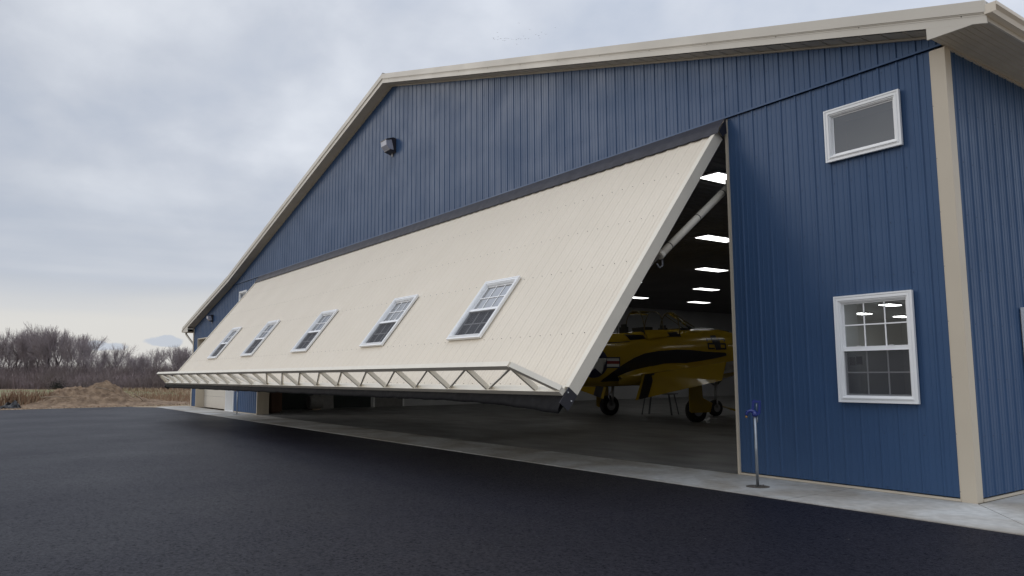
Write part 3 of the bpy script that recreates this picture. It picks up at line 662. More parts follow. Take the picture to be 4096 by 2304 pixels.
b = MB(); b.tube([hp(.118, .997), hp(.118, .965)], [.017, .015], 12); b.build('spout', M['brass'], HY)
b = MB(); b.tube([hp(-.03, 1.06), hp(-.03, 1.19)], .007, 8); b.build('rod', M['galv'], HY)
b = MB(); b.tube([(0, 0, -.03), (0, 0, .004)], [.16, .165], 24); rg = [(.165 * math.cos(t * .262), .165 * math.sin(t * .262), .004) for t in range(24)]
b.tube([(.05, .05, .0), (.05, .06, .03)], .006, 6); b.build('soil_ring', M['hole'], HY)
h2 = copy_tree(HY); h2.location = (-29.06, -.54, 0); h2['label'] = 'far yard hydrant on a thin pipe, between entry door and opening at left'

# ---------------------------------------------------------------- ceiling lights
b0 = None; idx = 0
rowsn = ['nearest the front', 'second from the front', 'third from the front', 'fourth from the front', 'fifth from the front', 'rearmost']
coln = ['closest to the right wall', 'in the second line from the right wall', 'in the middle line', 'in the fourth line from the right wall', 'closest to the left wall']
for i, lx in enumerate((-6.28, -11.38, -16.35, -21.42, -26.48)):
    for j, ly in enumerate((3.62, 9.40, 15.15, 20.85, 26.2, 32.0)):
        if b0 is None:
            E = empty('ceiling_light', (lx, ly, 5.97)); b = MB(); b.box(-.29, .29, -.78, .78, -.03, .005); b.build('frame', M['white'], E)
            b = MB(); b.box(-.26, .26, -.74, .74, -.042, -.031); b.build('diffuser', M['light'], E); b0 = E
        else:
            E = copy_tree(b0); E.location = (lx, ly, 5.97)
        tag(E, 'bright rectangular ceiling light %s, %s' % (coln[i], rowsn[j]), 'ceiling light', 'lit panels on the hangar ceiling')

# ---------------------------------------------------------------- aircraft   local: x starboard, y nose, z up
AC = empty('airplane', (-15.4, 10.24, 0), (0, 0, R(-9.33)))
tag(AC, 'yellow propeller training airplane with black stripes parked nose-in inside the hangar', 'airplane')
ST = [(-8.6, 2.55, .16, .05), (-8.2, 2.52, .30, .12), (-7, 2.40, .46, .24), (-5.5, 2.26, .64, .38), (-4, 2.16, .82, .52), (-2.8, 2.10, .92, .62), (-1.8, 2.10, .94, .68), (-.8, 2.15, .97, .72), (0, 2.19, 1.01, .75), (1, 2.24, 1.03, .78), (2.2, 2.30, 1.03, .82),
      (3.0, 2.34, 1.0, .85), (3.5, 2.34, .95, .83), (3.8, 2.34, .87, .78), (4.0, 2.34, .76, .69), (4.08, 2.34, .64, .60)]
def stn(a):
    if a <= ST[0][0]: return ST[0][1:]
    for p, q in zip(ST, ST[1:]):
        if a <= q[0]:
            t = (a - p[0]) / (q[0] - p[0]); t = t; return tuple(p[k] + (q[k] - p[k]) * t for k in (1, 2, 3))
    return ST[-1][1:]
EX = 2.35
def side(a, z, off=.006):
    zc_, hh, hw = stn(a); t = min(abs((z - zc_) / hh), .999); return hw * (1 - t ** EX) ** (1 / EX) + off
b = MB(); rows_ = []
for i in range(120):
    a = -8.6 + 12.68 * i / 119; zc_, hh, hw = stn(a); r = []
    for k in range(44):
        t = 2 * math.pi * k / 44; c, s_ = math.cos(t), math.sin(t)
        r.append((hw * math.copysign(abs(c) ** (2 / EX), c), a, zc_ + hh * math.copysign(abs(s_) ** (2 / EX), s_)))
    rows_.append(r)
b.grid(rows_, True, capped=True); fus = b.build('fuselage', M['yellow'], AC)
def decal(name, poly, m, off=.006, par=fus, star=True, cut=.07):
    bm = bmesh.new(); vs_ = [bm.verts.new((0, a, z)) for a, z in poly]; bm.faces.new(vs_)
    bmesh.ops.triangulate(bm, faces=bm.faces[:])
    amin = min(p[0] for p in poly); amax = max(p[0] for p in poly); zmin = min(p[1] for p in poly); zmax = max(p[1] for p in poly)
    v = amin + cut
    while v < amax: bmesh.ops.bisect_plane(bm, geom=bm.verts[:] + bm.edges[:] + bm.faces[:], plane_co=(0, v, 0), plane_no=(0, 1, 0)); v += cut
    v = zmin + cut
    while v < zmax: bmesh.ops.bisect_plane(bm, geom=bm.verts[:] + bm.edges[:] + bm.faces[:], plane_co=(0, 0, v), plane_no=(0, 0, 1)); v += cut
    for vv in bm.verts: vv.co.x = side(vv.co.y, vv.co.z, off)
    me = bpy.data.meshes.new(name); bm.to_mesh(me); bm.free(); me.materials.append(m); me.polygons.foreach_set('use_smooth', [True] * len(me.polygons))
    o = bpy.data.objects.new(name, me); C.objects.link(o); o.parent = par; return o
sw = [(-2.37, 1.34), (-2.31, 1.43), (-1.97, 1.69), (-1.56, 1.95), (-1.12, 2.17), (-.68, 2.33), (-.08, 2.42), (.47, 2.46), (.7, 2.48), (1.33, 2.47), (1.98, 2.42), (2.9, 2.38), (2.98, 2.35), (2.98, 2.27), (2.41, 2.16), (1.76, 2.07), (1.13, 1.99), (.51, 1.99), (.14, 1.97), (-.4, 1.87), (-.99, 1.68), (-1.52, 1.37)]
decal('black_stripe', sw, M['black'])
def circ(ca, cz, r, n=40): return [(ca + r * math.cos(2 * math.pi * k / n), cz + r * math.sin(2 * math.pi * k / n)) for k in range(n)]
CA, CZ, CR = -2.70, 2.0, .52
ins = decal('insignia', circ(CA, CZ, CR), M['navy'], .008)
decal('insignia_bar', [(CA + CR * .8, CZ - .185), (CA + 1.92 * CR, CZ - .185), (CA + 1.92 * CR, CZ + .195), (CA + CR * .8, CZ + .195)], M['navy'], .010)
decal('insignia_bar', [(CA + CR * .9, CZ + .06), (CA + 1.84 * CR, CZ + .06), (CA + 1.84 * CR, CZ + .15), (CA + CR * .9, CZ + .15)], M['markwhite'], .013)
decal('insignia_bar', [(CA + CR * .9, CZ - .14), (CA + 1.84 * CR, CZ - .14), (CA + 1.84 * CR, CZ - .045), (CA + CR * .9, CZ - .045)], M['markwhite'], .013)
decal('insignia_bar', [(CA + CR * .9, CZ - .045), (CA + 1.84 * CR, CZ - .045), (CA + 1.84 * CR, CZ + .06), (CA + CR * .9, CZ + .06)], M['markred'], .013)
decal('insignia_bar', [(CA - CR * .8, CZ - .185), (CA - 2.1 * CR, CZ - .185), (CA - 2.1 * CR, CZ + .195), (CA - CR * .8, CZ + .195)], M['navy'], .010)
star = []
for k in range(10):
    r = CR * .93 if k % 2 == 0 else CR * .93 * .382; t = math.pi / 2 + k * math.pi / 5; star.append((CA + r * math.cos(t), CZ + r * math.sin(t)))
decal('star', star, M['markwhite'], .014)
# code number 2 6 with the open dark cowl gill between the digits
def strokes(name, boxes): 
    for k, q in enumerate(boxes): pass
def digit(a0, z0, w_, h_, segs, t=.062):
    S_ = {'t': (0, w_, h_ - t, h_), 'm': (0, w_, h_ / 2 - t / 2, h_ / 2 + t / 2), 'b': (0, w_, 0, t), 'tl': (0, t, h_ / 2, h_), 'tr': (w_ - t, w_, h_ / 2, h_), 'bl': (0, t, 0, h_ / 2), 'br': (w_ - t, w_, 0, h_ / 2), 'th': (0, t, h_ - .12, h_), 'thr': (w_ - t, w_, h_ - .12, h_)}
    for i, s_ in enumerate(segs):
        x0, x1, y0, y1 = S_[s_]; decal('number', [(a0 + x0, z0 + y0), (a0 + x1, z0 + y0), (a0 + x1, z0 + y1), (a0 + x0, z0 + y1)], M['black'], .008 + .0012 * i)
digit(2.14, 2.50, .31, .42, ['t', 'th', 'tr', 'm', 'bl', 'b'])
digit(2.68, 2.50, .31, .42, ['t', 'tl', 'thr', 'm', 'bl', 'br', 'b'])
b = MB(); P = [(2.36, 3.02), (2.63, 3.03), (2.72, 2.49), (2.50, 2.48)]
b.face([(side(a, z, .03 + .03 * (a > 2.55)), a, z) for a, z in P]); decal('cowl_gill', [(2.36, 3.02), (2.62, 3.03), (2.72, 2.49), (2.49, 2.48)], M['black'], .02)
decal('side_panel', [(-1.27, 3.02), (-1.17, 2.80), (-.50, 2.86), (-.53, 3.0)], M['black'])
decal('side_panel', [(.44, 2.94), (1.08, 2.96), (.97, 3.14), (.40, 3.10)], M['black'])
decal('exhaust_recess', [(-2.9, 2.66), (-1.2, 2.76), (-1.2, 2.735), (-2.9, 2.625)], M['black'])
# anti glare deck
b = MB(); rows_ = []
for i in range(20):
    a = 1.9 + 2.05 * i / 19; zc_, hh, hw = stn(a); r = []
    for k in range(9):
        t = math.pi / 2 + (k - 4) * .105; c, s_ = math.cos(t), math.sin(t); r.append((hw * math.copysign(abs(c) ** (2 / EX), c) , a, zc_ + (hh + .008) * abs(s_) ** (2 / EX)))
    rows_.append(r)
b.grid(rows_); b.build('antiglare_panel', M['black'], fus)
# canopy
def archpts(a, top, foot, hw, n=22, lean=0):
    return [(hw * math.copysign(abs(math.cos(t)) ** .75, math.cos(t)), a + lean * (1 - math.sin(t)), foot + (top - foot) * math.sin(t) ** .85) for t in [math.pi * k / (n - 1) for k in range(n)]]
cf = MB(); cg = MB()
for a, top in ((-.55, 3.90), (.30, 3.89)): cf.tube(archpts(a, top, 3.02, .58), .020, 6)
cf.tube([(0, -.55, 3.90), (0, .30, 3.89)], .022, 6); cf.build('canopy_frame', M['yframe'], AC); cf = MB()
for a, top in ((-1.66, 3.72), (-2.6, 3.4)): cf.tube(archpts(a, top, 3.02, .5), .014, 6)
cf.tube([(0, -1.66, 3.72), (0, -2.6, 3.4)], .014, 6); cf.build('canopy_frame', M['yframe'], AC); cf = MB()
cf.tube(archpts(1.04, 3.89, 3.02, .58), .024, 6)
cf.tube([(0, 1.04, 3.88), (0, 2.2, 3.37)], .016, 6); cf.tube([(.30, 1.04, 3.82), (.32, 1.95, 3.34)], .016, 6); cf.tube([(-.30, 1.04, 3.82), (-.32, 1.95, 3.34)], .016, 6)
cgl = cf.build('windshield_frame', M['yframe'], AC)
cg.grid([archpts(-.55, 3.88, 3.18, .57), archpts(.30, 3.87, 3.20, .57)]); cg.build('canopy_glass', M['canopy'], AC); cg = MB()
cg.grid([archpts(-2.6, 3.38, 3.1, .48), archpts(-1.66, 3.70, 3.12, .5)])
cg.build('canopy_glass', M['canopy'], AC); cg = MB()
cg.grid([archpts(1.05, 3.87, 3.2, .57), [(x * .75, 2.15 - abs(x) * .9, 3.33 - .05 * abs(x)) for x, _, _ in archpts(1, 1, 0, .57)]])
cg.build('windshield', M['canopy'], AC)
b = MB()
for s in (-1, 1): b = MB(); b.prism([(s * .60, -.57, 3.17), (s * .60, .32, 3.20), (s * .705, .46, 2.98), (s * .70, -.50, 2.84)], (s * .012, 0, 0)); b.build('canopy_skirt', M['yellow'], AC)
b = MB()
for a in (-1.0, .75): b = MB(); b.box(-.20, .20, a - .10, a + .03, 3.0, 3.30); b.box(-.12, .12, a - .08, a + .02, 3.30, 3.40); b.build('seat', M['seat'], AC)
for a in (1.5, -.22): b = MB(); b.box(-.36, .36, a - .2, a + .2, 3.1, 3.30); b.build('instrument_cowl', M['seat'], AC)
# wings
def wing(s):
    b = MB(); rows_ = []
    for i in range(16):
        u = i / 15; x = .55 + u * 6.65; ate = -1.02 + .35 * u; ale = 2.25 - 1.05 * u; zc_ = 1.50 + .092 * x; th = .20 * (1 - .55 * u)
        if u > .97: th *= .4
        r = []
        for k in range(24):
            t = 2 * math.pi * k / 24; c = (1 + math.cos(t)) / 2       # 1 at TE? use c=0 LE, 1 TE
            y_ = ale + (ate - ale) * c; tk = th * math.sin(t) * (1.0 - c * .55) * (abs(math.sin(t)) ** .0)
            tk *= (1 - c) ** .35 if c > .5 else 1
            r.append((s * x, y_, zc_ + tk))
        rows_.append(r)
    b.grid(rows_, True, capped=True); return b.build('wing', M['yellow'], AC)
for s in (-1, 1): wing(s)
b = MB()   # wing root fillets
for s in (-1, 1):
    rows_ = []
    for i in range(24):
        u = i / 23; a = -1.75 + 4.3 * u; k_ = math.sin(math.pi * min(1, u * 1.15)) if u < .87 else math.sin(math.pi * min(1, u * 1.15))
        bulge = .42 * math.sin(math.pi * u) ** .6; z0 = 1.42 + .42 * math.sin(math.pi * u) ** .8
        rows_.append([(s * (side(a, z0 + .12, -.05)), a, z0 + .14), (s * (.70 + bulge * .35), a, z0), (s * (.70 + bulge), a, 1.52), (s * (.62), a, 1.25)])
    b.grid(rows_)
b.build('wing_fillet', M['yellow'], AC)
# flaps hanging down
for s in (-1, 1):
    b = MB(); A0 = Vector((s * 1.06, -1.02, 1.57)); A1 = Vector((s * 5.10, -.92, 1.955)); B0 = Vector((s * 1.0, -1.32, .70)); B1 = Vector((s * 5.20, -1.16, 1.40))
    tn = Vector((0, .05, .012)); b.face([A0, A1, B1, B0]); b.face([A0 + tn, A1 + tn, B1, B0]); b.face([A0, A1, A1 + tn, A0 + tn]); b.face([A0, B0, A0 + tn]); b.face([A1, B1, A1 + tn])
    f = b.build('flap', M['yellow'], AC)
    b = MB(); o_ = Vector((0, -.006, -.002)); lp = lambda P_, Q_, t: P_.lerp(Q_, t)
    b.face([lp(A0, A1, .03) + o_, lp(A0, A1, .165) + o_, lp(B0, B1, .17) + o_, lp(B0, B1, .045) + o_]); b.build('black_band', M['black'], f)
# tail
def surf(pts, th, m, nm, axis):
    b = MB(); d = Vector(axis) * th; A_ = [Vector(p) - d / 2 for p in pts]; b.prism(A_, d); return b.build(nm, m, AC)
surf([(0, -6.4, 2.7), (0, -7.9, 4.75), (0, -8.7, 4.75), (0, -8.95, 2.3), (0, -8.5, 2.2)], .10, M['yellow'], 'tail_fin', (1, 0, 0))
for s in (-1, 1): surf([(s * .1, -7.0, 2.85), (s * 2.9, -7.5, 3.0), (s * 2.9, -8.3, 3.0), (s * .1, -8.5, 2.85)], .08, M['yellow'], 'tailplane', (0, 0, 1))
# propeller
b = MB(); b.tube([(0, 4.08, 2.34), (0, 4.35, 2.34), (0, 4.55, 2.34), (0, 4.62, 2.34)], [.26, .22, .12, .02], 16)
pr = b.build('propeller', M['black'], AC)
for k in range(3):
    t0 = math.pi / 2 + R(6) + k * 2 * math.pi / 3; dr = Vector((math.cos(t0), 0, math.sin(t0))); ac = Vector((-math.sin(t0), .5, math.cos(t0))).normalized()
    b = MB(); L_ = []; 
    prof = [(.2, .07), (.6, .14), (1.1, .21), (1.6, .22), (1.88, .20), (1.95, .10)]
    rows_ = [[Vector((0, 4.32, 2.34)) + dr * r + ac * wdt + Vector((0, .02, 0)), Vector((0, 4.32, 2.34)) + dr * r + Vector((0, .05, 0)), Vector((0, 4.32, 2.34)) + dr * r - ac * wdt, Vector((0, 4.32, 2.34)) + dr * r - Vector((0, .02, 0))] for r, wdt in prof]
    b.grid(rows_, True, capped=True); b.build('blade', M['black'], pr)
# gear
def wheel(x, y, r, w_, nm='wheel'):
    b = MB(); b.tube([(x - w_ / 2, y, r), (x - w_ * .4, y, r), (x + w_ * .4, y, r), (x + w_ / 2, y, r)], [r * .86, r, r, r * .86], 28)
    o = b.build(nm, M['tyre'], AC); b = MB(); b.tube([(x - w_ * .53, y, r), (x + w_ * .53, y, r)], r * .5, 20); b.build('rim', M['alu'], o); return o
for s in (-1, 1):
    wheel(s * 2.59, 0, .385, .25)
    b = MB(); b.tube([(s * 2.40, 0, .38), (s * 2.38, .02, .8), (s * 2.30, .05, 1.62)], [.05, .055, .075], 10); b.tube([(s * 2.40, 0, .40), (s * 2.38, -.18, .75), (s * 2.36, .0, 1.0)], .022, 8); b.build('gear_leg', M['alu'], AC)
    b = MB(); b.prism([(s * 2.80, -.46, 1.15), (s * 2.80, -.46, .38), (s * 2.80, -.38, .32), (s * 2.80, .42, .32), (s * 2.80, .52, .62), (s * 2.80, .12, .80), (s * 2.80, .08, 1.4), (s * 2.80, -.40, 1.6)], (s * .02, 0, 0)); b.build('gear_door', M['yellow'], AC)
wheel(0, 3.1, .30, .2, 'wheel'); b = MB(); b.tube([(0, 3.1, .3), (0, 3.2, 1.5)], [.05, .07], 10); b.tube([(.12, 3.1, .3), (.12, 3.1, .62), (0, 3.12, .66)], .03, 8); b.build('gear_leg', M['alu'], AC)

# things on the hangar floor
E = empty('workbench', (-16.9, 12.4, 0), (0, 0, R(18))); tag(E, 'grey workbench with splayed legs standing behind the airplane wing', 'workbench')
b = MB(); b.box(-.65, .65, -.3, .3, .80, .84); b.build('top', M['greysteel'], E)
for sx in (-1, 1):
    for sy in (-1, 1):
        b = MB(); b.bar((sx * .5, sy * .25, .80), (sx * .64, sy * .32, 0), .05, .05); b.build('leg', M['greysteel'], E)
E = empty('tow_bar', (-14.6, 13.4, 0)); tag(E, 'yellow aircraft tow bar on the floor near the nose wheel', 'tow bar')
b = MB(); b.tube([(-.9, .9, .35), (1.9, -1.5, .28)], .035, 8); b.tube([(1.9, -1.5, .28), (3.3, -2.2, .1)], .03, 8); b.build('bar', M['tow'], E)
b = MB(); b.tube([(1.85, -1.45, .1), (1.95, -1.55, .1)], .1, 14); b.build('wheel', M['tyre'], E)
E = empty('plywood_cabinet', (-29.32, 1.05, 0), (0, 0, R(12))); tag(E, 'tall brown plywood cabinet just inside the left side of the door opening', 'cabinet')
b = MB(); b.box(-.38, .38, -.25, .25, .06, 2.2); b.box(-.34, .34, -.2, .2, .005, .06); b.build('body', M['ply'], E)
for s in (-1, 1):
    b = MB(); b.box(-.37 if s < 0 else .005, -.005 if s < 0 else .37, -.275, -.252, .08, 2.18); dd_ = b.build('door', M['ply'], E); b = MB(); b.tube([(s * .05, -.29, 1.0), (s * .05, -.29, 1.15)], .01, 6); b.build('handle', M['alu'], dd_)
E = empty('drum', (-30.7, 3.55, 0)); tag(E, 'pale round drum lying against a board by the inner wall', 'drum')
b = MB(); b.tube([(0, -.32, .36), (0, -.30, .36), (0, .30, .36), (0, .32, .36)], [.30, .33, .33, .30], 24); b.build('body', M['pale'], E)
b = MB(); b.box(-.3, .3, -.2, .2, .005, .06); b.build('cradle', M['wood'], E)
E = empty('board', (-31.3, 4.25, 0), (0, R(-8), 0)); tag(E, 'pale board leaning on the inner wall behind the drum', 'board')
b = MB(); b.box(-.02, .02, -.5, .5, .0, .85); b.box(.02, .035, -.5, .5, .78, .85); b.box(.02, .035, -.5, .5, 0, .07); b.build('panel', M['pale'], E)
b = MB(); b.box(-31.69, -31.64, 7.1, 8.7, .01, 2.15); di = b.build('inner_door', M['pale'], H); b = MB(); b.box(-31.64, -31.60, 7.02, 7.1, .01, 2.2); b.box(-31.64, -31.60, 8.7, 8.78, .01, 2.2); b.box(-31.64, -31.60, 7.02, 8.78, 2.15, 2.23); b.build('door_frame', M['white'], di)

# ---------------------------------------------------------------- field: mound, stubble, debris
def mound():
    b = MB(); n = 150; rows_ = []
    for i in range(n + 1):
        r = []
        for j in range(n + 1):
            u = (i / n - .5) * 2; v = (j / n - .5) * 2; x = u * 3.6; y = v * 7.2
            base = .66 * math.exp(-((x / 1.5) ** 2 + ((y - .5) / .9) ** 2)) + .46 * math.exp(-((x / 1.8) ** 2 + ((y + 1.3) / 1.3) ** 2)) + .32 * math.exp(-((x / 2.4) ** 2 + (y / 3.6) ** 2)) + .12 * math.exp(-(((x - 2.0) / .6) ** 2 + (y / 3.4) ** 2))
            nz = .15 * noise.fractal((x * 1.1, y * 1.1, 0), 1, 2, 4) + .11 * noise.ridged_multi_fractal((x * 1.6, y * 1.6, 3), 1, 2, 3, 1, 2) * .6 + .07 * abs(noise.noise((x * 6, y * 6, 5))) + .05 * noise.noise((x * 13, y * 13, 5))
            ed = max(0, 1 - max(abs(u), abs(v)) ** 4); z = base * (1.08 + .35 * nz) + 1.35 * nz * min(1, base * 3 + .08)
            r.append((x, y, z * ed - .075 + .04 * ed))
        rows_.append(r)
    b.grid(rows_, smooth=False); return b
E = mound().build('dirt_mound', M['dirt']); E.location = (-47.2, -3.6, 0); tag(E, 'heap of bare brown soil at the far edge of the asphalt', 'dirt mound')
for k, (dx, dy, dz, l, az_, lab) in enumerate([(2.2, -2.2, .48, 1.5, 84, 'long weathered stick lying level across the left shoulder of the soil heap'), (1.55, 0.3, .86, 1.1, 78, 'short pale stick on the crown of the soil heap'), (2.35, 2.0, .33, 1.0, 60, 'pale stick slanting down the right side of the soil heap')]):
    b = MB(); b.tube([(0, -l / 2, .04), (.02, 0, .06), (0, l / 2, .0)], [.035, .03, .02], 6); o = b.build('stick', M['wood']); o.location = (-47.2 + dx, -3.6 + dy, dz); o.rotation_euler = (R([0, -14, -32][k]), 0, R(90 - az_)); tag(o, lab, 'stick', 'sticks on the soil heap')
# dry stalks and straw
b = MB()
def blade(x, y, h, w_, lean, m):
    t = rnd.random() * 6.283; d = Vector((math.cos(t), math.sin(t), 0)); l = Vector((rnd.uniform(-1, 1), rnd.uniform(-1, 1), 0)) * lean * h
    p = Vector((x, y, -.06)); q = p + l * .4 + Vector((0, 0, h * .6)); r = p + l + Vector((0, 0, h))
    b.face([p - d * w_, p + d * w_, q + d * w_ * .8, q - d * w_ * .8], m); b.face([q - d * w_ * .8, q + d * w_ * .8, r], m)
for _ in range(26000):
    x = -43.6 - 22 * rnd.random() ** 1.5; y = rnd.uniform(-20, 15)
    f = noise.noise((x * .35, y * .35, 0)); 
    if f < -.25 and rnd.random() < .6: continue
    if y < 1 and x < -49 and rnd.random() < .75: continue
    right = y > 1.0
    h = rnd.uniform(.1, .30) if not right else rnd.uniform(.15, .62) * (1 if rnd.random() < .5 else .5)
    if -50.6 < x < -43.6 and -9 < y < 2 : h *= .35
    blade(x, y, h, rnd.uniform(.008, .022), .55 if not right else .25, 0 if rnd.random() < .8 else 1)
for cx, cy in [(-46.2, -9.4), (-45.8, -8.1), (-46.6, -6.9), (-46.2, -10.6), (-47.4, -5.9), (-46.4, -12), (-45.9, -7.5)]:
    for _ in range(260):
        x = cx + rnd.gauss(0, .32); y = cy + rnd.gauss(0, .34); blade(x, y, rnd.uniform(.35, 1.15), rnd.uniform(.012, .035), .38, 0 if rnd.random() < .75 else 1)
tag(raw(b, 'dry_corn_stubble', [M['stalk'], M['straw']]), 'brown dry corn stalks and stubble beyond the asphalt', kind='stuff')
b = MB()
for _ in range(9000):
    x = rnd.uniform(-42.3, -44.4) ; y = rnd.uniform(-19, 12); blade(x, y, rnd.uniform(.02, .09), rnd.uniform(.01, .03), 1.8, 0 if rnd.random() < .4 else 1)
for _ in range(9000):
    x = rnd.uniform(-60, -112); y = rnd.uniform(1.5, 26); blade(x, y, rnd.uniform(.15, .5) * (1 if y > 6 or x < -100 else .35), rnd.uniform(.02, .05), .5, 1 if rnd.random() < .5 else 0)
tag(raw(b, 'straw_litter', [M['stalk'], M['straw']]), 'pale straw and dry grass scattered over the verge and field', kind='stuff')
b = MB(); rows_ = []
for i in range(14):
    r = []
    for j in range(14):
        u = i / 13 * 2 - 1; v = j / 13 * 2 - 1; ed = max(0, 1 - u * u) * max(0, 1 - v * v); r.append((u * .4 + .1 * noise.noise((v * 4, u * 3, 2)), v * .62 + .1 * noise.noise((u * 4, v * 5, 7)), -.05 + ed * (.30 + .45 * noise.noise((u * 3.2, v * 3.2, 1)) + .15 * noise.noise((u * 9, v * 9, 1))) * (1 + .75 * v)))
    rows_.append(r)
b.grid(rows_, smooth=False); o = b.build('plastic_heap', M['plastic']); o.location = (-44.3, -8.05, -.02); tag(o, 'crumpled black plastic heap among the dry stalks left of the soil heap', 'plastic heap')

# ---------------------------------------------------------------- treeline
TA = Vector((-143, -5.5, 0)); TD = Vector((37, 16.5, 0)); TN = Vector((-16.5, 37, 0)).normalized(); TN = Vector((-TD.y, TD.x, 0)).normalized()
def tree_mesh(seed, H_, spread, upright=.6):
    r_ = random.Random(seed); tr = MB(); cr = MB()
    def seg(mb, p, q, r0, r1, n):
        t = (q - p).normalized(); a = t.cross(Vector((.3, .9, .2))).normalized(); c = a.cross(t)
        mb.grid([[p + (a * math.cos(6.283 * i / n) + c * math.sin(6.283 * i / n)) * r0 for i in range(n)], [q + (a * math.cos(6.283 * i / n) + c * math.sin(6.283 * i / n)) * r1 for i in range(n)]], True, 0, True)
    def grow(p, d, L, r, lev, mb):
        k = 3 if lev < 3 else 2; q = p
        for s_ in range(k):
            d = (d + Vector((r_.gauss(0, .13), r_.gauss(0, .13), .10 * upright + r_.gauss(0, .05)))).normalized(); q2 = q + d * L / k
            seg(mb, q, q2, r * (1 - .25 * s_ / k), r * (1 - .25 * (s_ + 1) / k), 6 if lev == 0 else 3)
            if lev < 4:
                for _ in range(2):
                    if lev == 0 and (s_ == 0 or (s_ == 1 and r_.random() < .5)): continue
                    t = r_.uniform(0, 6.283); sd_ = Vector((math.cos(t), math.sin(t), 0)); ang = r_.uniform(.45, .95)
                    nd = (d * math.cos(ang) + (sd_ - d * sd_.dot(d)).normalized() * math.sin(ang) * spread).normalized()
                    grow(q.lerp(q2, r_.uniform(.3, 1)), nd, L * r_.uniform(.50, .74), max(r * .46, .0065), lev + 1, cr)
            q = q2
        if lev < 4: grow(q, d, L * .55, r * .62, lev + 1, cr)
    grow(Vector((0, 0, -.1)), Vector((r_.gauss(0, .05), r_.gauss(0, .05), 1)).normalized(), H_ * .50, H_ * .0145, 0, tr)
    zmax = max(v[2] for v in cr.v); f = H_ / zmax
    for mb in (tr, cr): mb.v = [(x * f, y * f, z * f) for x, y, z in mb.v]
    return tr, cr
protos = []
for k in range(7):
    t_, c_ = tree_mesh(100 + k, 9.0, [.62, .8, .5, .85, .7, .55, .75][k], [1.7, 1.3, 2.2, 1.2, 1.6, 2.3, 1.5][k])
    mt, mc = [], []
    protos.append((t_, c_))
pm = []
for t_, c_ in protos:
    o1 = raw(t_, 'trunk', M['bark']); o2 = raw(c_, 'crown', M['twig']); pm.append((o1.data, o2.data)); bpy.data.objects.remove(o1); bpy.data.objects.remove(o2)
def height_at(t):
    K_ = [(-.4, 9.3), (-.1, 9.4), (.15, 9.7), (.27, 9.9), (.38, 9.2), (.47, 7.6), (.50, 6.0), (.56, 7.9), (.62, 5.3), (.78, 4.9), (.9, 5.4), (1.0, 6.4), (1.1, 6.0), (1.25, 6.4), (1.6, 6)]
    for (a, ha), (c, hc) in zip(K_, K_[1:]):
        if t <= c: return ha + (hc - ha) * (t - a) / (c - a)
    return 6
ones_ = 'first second third fourth fifth sixth seventh eighth ninth'.split()
nums = ones_ + 'tenth eleventh twelfth thirteenth fourteenth fifteenth sixteenth seventeenth eighteenth nineteenth'.split()
for tw in ('twent', 'thirt', 'fort', 'fift', 'sixt', 'sevent', 'eight', 'ninet'): nums += [tw + 'ieth'] + [tw + 'y-' + q for q in ones_]
tr_list = []; t = -.30
while t < 1.42:
    off = rnd.uniform(-.5, 5.5); tr_list.append((t, off)); t += rnd.uniform(.017, .034) if t < .5 else rnd.uniform(.020, .036)
for i, (t, off) in enumerate(tr_list):
    P_ = TA + TD * t + TN * off; hgt = height_at(t) * rnd.uniform(.86, 1.04); k = rnd.randrange(7)
    E = empty('bare_tree', P_, (0, 0, rnd.uniform(0, 6.28))); E.scale = (hgt / 9 * rnd.uniform(.9, 1.15),) * 2 + (hgt / 9,)
    for nm, me in (('trunk', pm[k][0]), ('crown', pm[k][1])):
        o = bpy.data.objects.new(nm, me); C.objects.link(o); o.parent = E
    tag(E, '%s bare deciduous tree in the line beyond the field, %s from the left' % ('tall slender' if hgt > 7.4 else ('medium' if hgt > 5.6 else 'low'), nums[i]), 'tree', 'bare trees beyond the field')
# thicket under the trees
b = MB()
for _ in range(30000):
    t = rnd.uniform(-.4, 1.5); off = rnd.uniform(-3.5, 7) ; P_ = TA + TD * t + TN * off
    ht = (4.1 if t < .6 else 3.7) * (1 + .22 * noise.noise((t * 20, off * .4, 0))) * rnd.uniform(.35, 1.08) * (.55 + .45 * min(1, (off + 3.5) / 4)); r_ = rnd.uniform(.012, .05)
    l = Vector((rnd.gauss(0, .22), rnd.gauss(0, .22), 1)).normalized() * ht; a = Vector((rnd.gauss(0, 1), rnd.gauss(0, 1), 0)).normalized() * r_; c = Vector((-a.y, a.x, 0)); P_ = P_ - Vector((0, 0, .1))
    b.face([P_ + a, P_ - a, P_ + l]); b.face([P_ + c, P_ - c, P_ + l])
    for _k in range(2):
        q = P_ + l * rnd.uniform(.25, .8); l2 = Vector((rnd.gauss(0, .5), rnd.gauss(0, .5), .8)).normalized() * ht * rnd.uniform(.2, .45); b.face([q + a * .6, q - a * .6, q + l2])
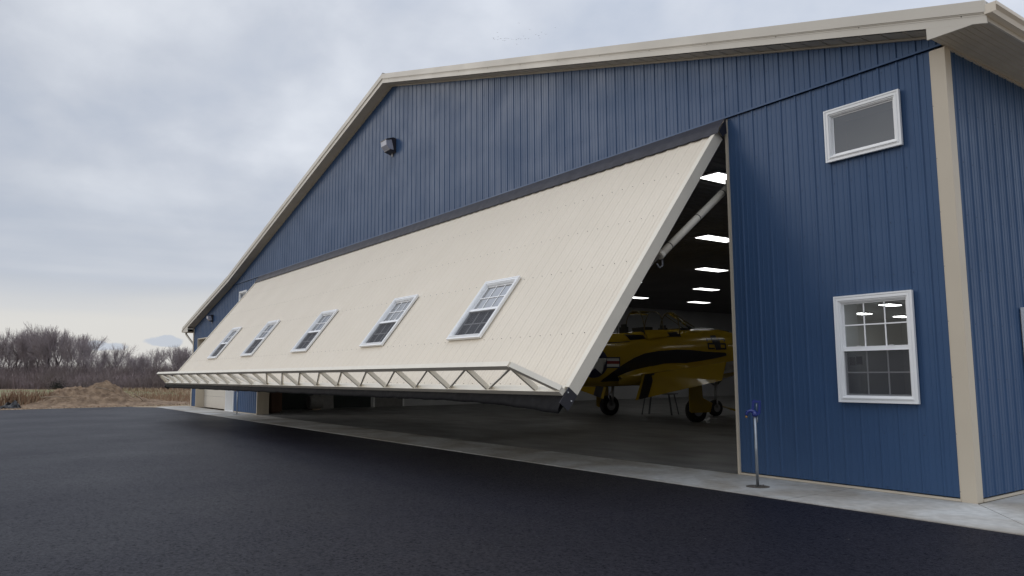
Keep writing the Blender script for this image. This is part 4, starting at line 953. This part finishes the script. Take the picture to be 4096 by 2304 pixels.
tag(raw(b, 'thicket', M['brush']), 'dense leafless brown thicket along the foot of the trees', kind='stuff')
for (t, off, s_, lab) in ((.62, -4.4, 1.0, 'small dark evergreen bush low at the front of the thicket behind the soil heap'),):
    b = MB()
    for _ in range(900):
        v = Vector((rnd.gauss(0, .5), rnd.gauss(0, .5), abs(rnd.gauss(0, .55)))); a = Vector((rnd.gauss(0, 1), rnd.gauss(0, 1), rnd.gauss(0, 1))).normalized() * .12; c = Vector((rnd.gauss(0, 1), rnd.gauss(0, 1), rnd.gauss(0, 1))).normalized() * .10
        b.face([v, v + a, v + c])
    o = raw(b, 'evergreen_bush', M['evergreen']); o.location = TA + TD * t + TN * off; o.scale = (s_,) * 3; tag(o, lab, 'bush')

# ---------------------------------------------------------------- birds
b = MB()
for s in (-1, 1): b.face([(0, .10, 0), (s * .28, .02, .10), (s * .55, -.10, .04), (s * .25, -.12, .07), (0, -.12, 0)])
b.tube([(0, -.25, 0), (0, 0, 0), (0, .28, .0)], [.02, .075, .02], 6)
bird = raw(b, 'bird', M['bird'])
PX = [(1075, 240), (1390, 430), (2143, 372), (1733, 505), (1865, 567), (1568, 577), (1652, 610), (1690, 678), (1200, 617), (1352, 697), (1257, 702), (1128, 711), (1060, 692), (1000, 724), (1005, 856), (867, 718), (755, 690), (700, 685), (652, 692), (600, 748), (657, 759), (533, 692), (455, 647), (440, 510), (440, 724), (316, 670), (326, 692), (340, 722)]
for i, (u, v) in enumerate(PX):
    uu = (1930 + u / 7.36) / 1.59006; vv = (60 + v / 7.36) / 1.59006
    d = F_ + R_ * ((uu - 1288) / 1914.79) + U_ * ((724.5 - vv) / 1914.79); p = Vector((4.45, -10.2, 1.6)) + d * (230 + 6 * ((i * 7) % 5))
    o = bird if i == 0 else bird.copy()
    if i: C.objects.link(o)
    o.location = p; o.rotation_euler = (R(20), R(rnd.uniform(-15, 15)), R(rnd.uniform(30, 70)))
    tag(o, 'tiny dark bird flying in the distant flock above the roof', 'bird', 'birds in the distant flock')
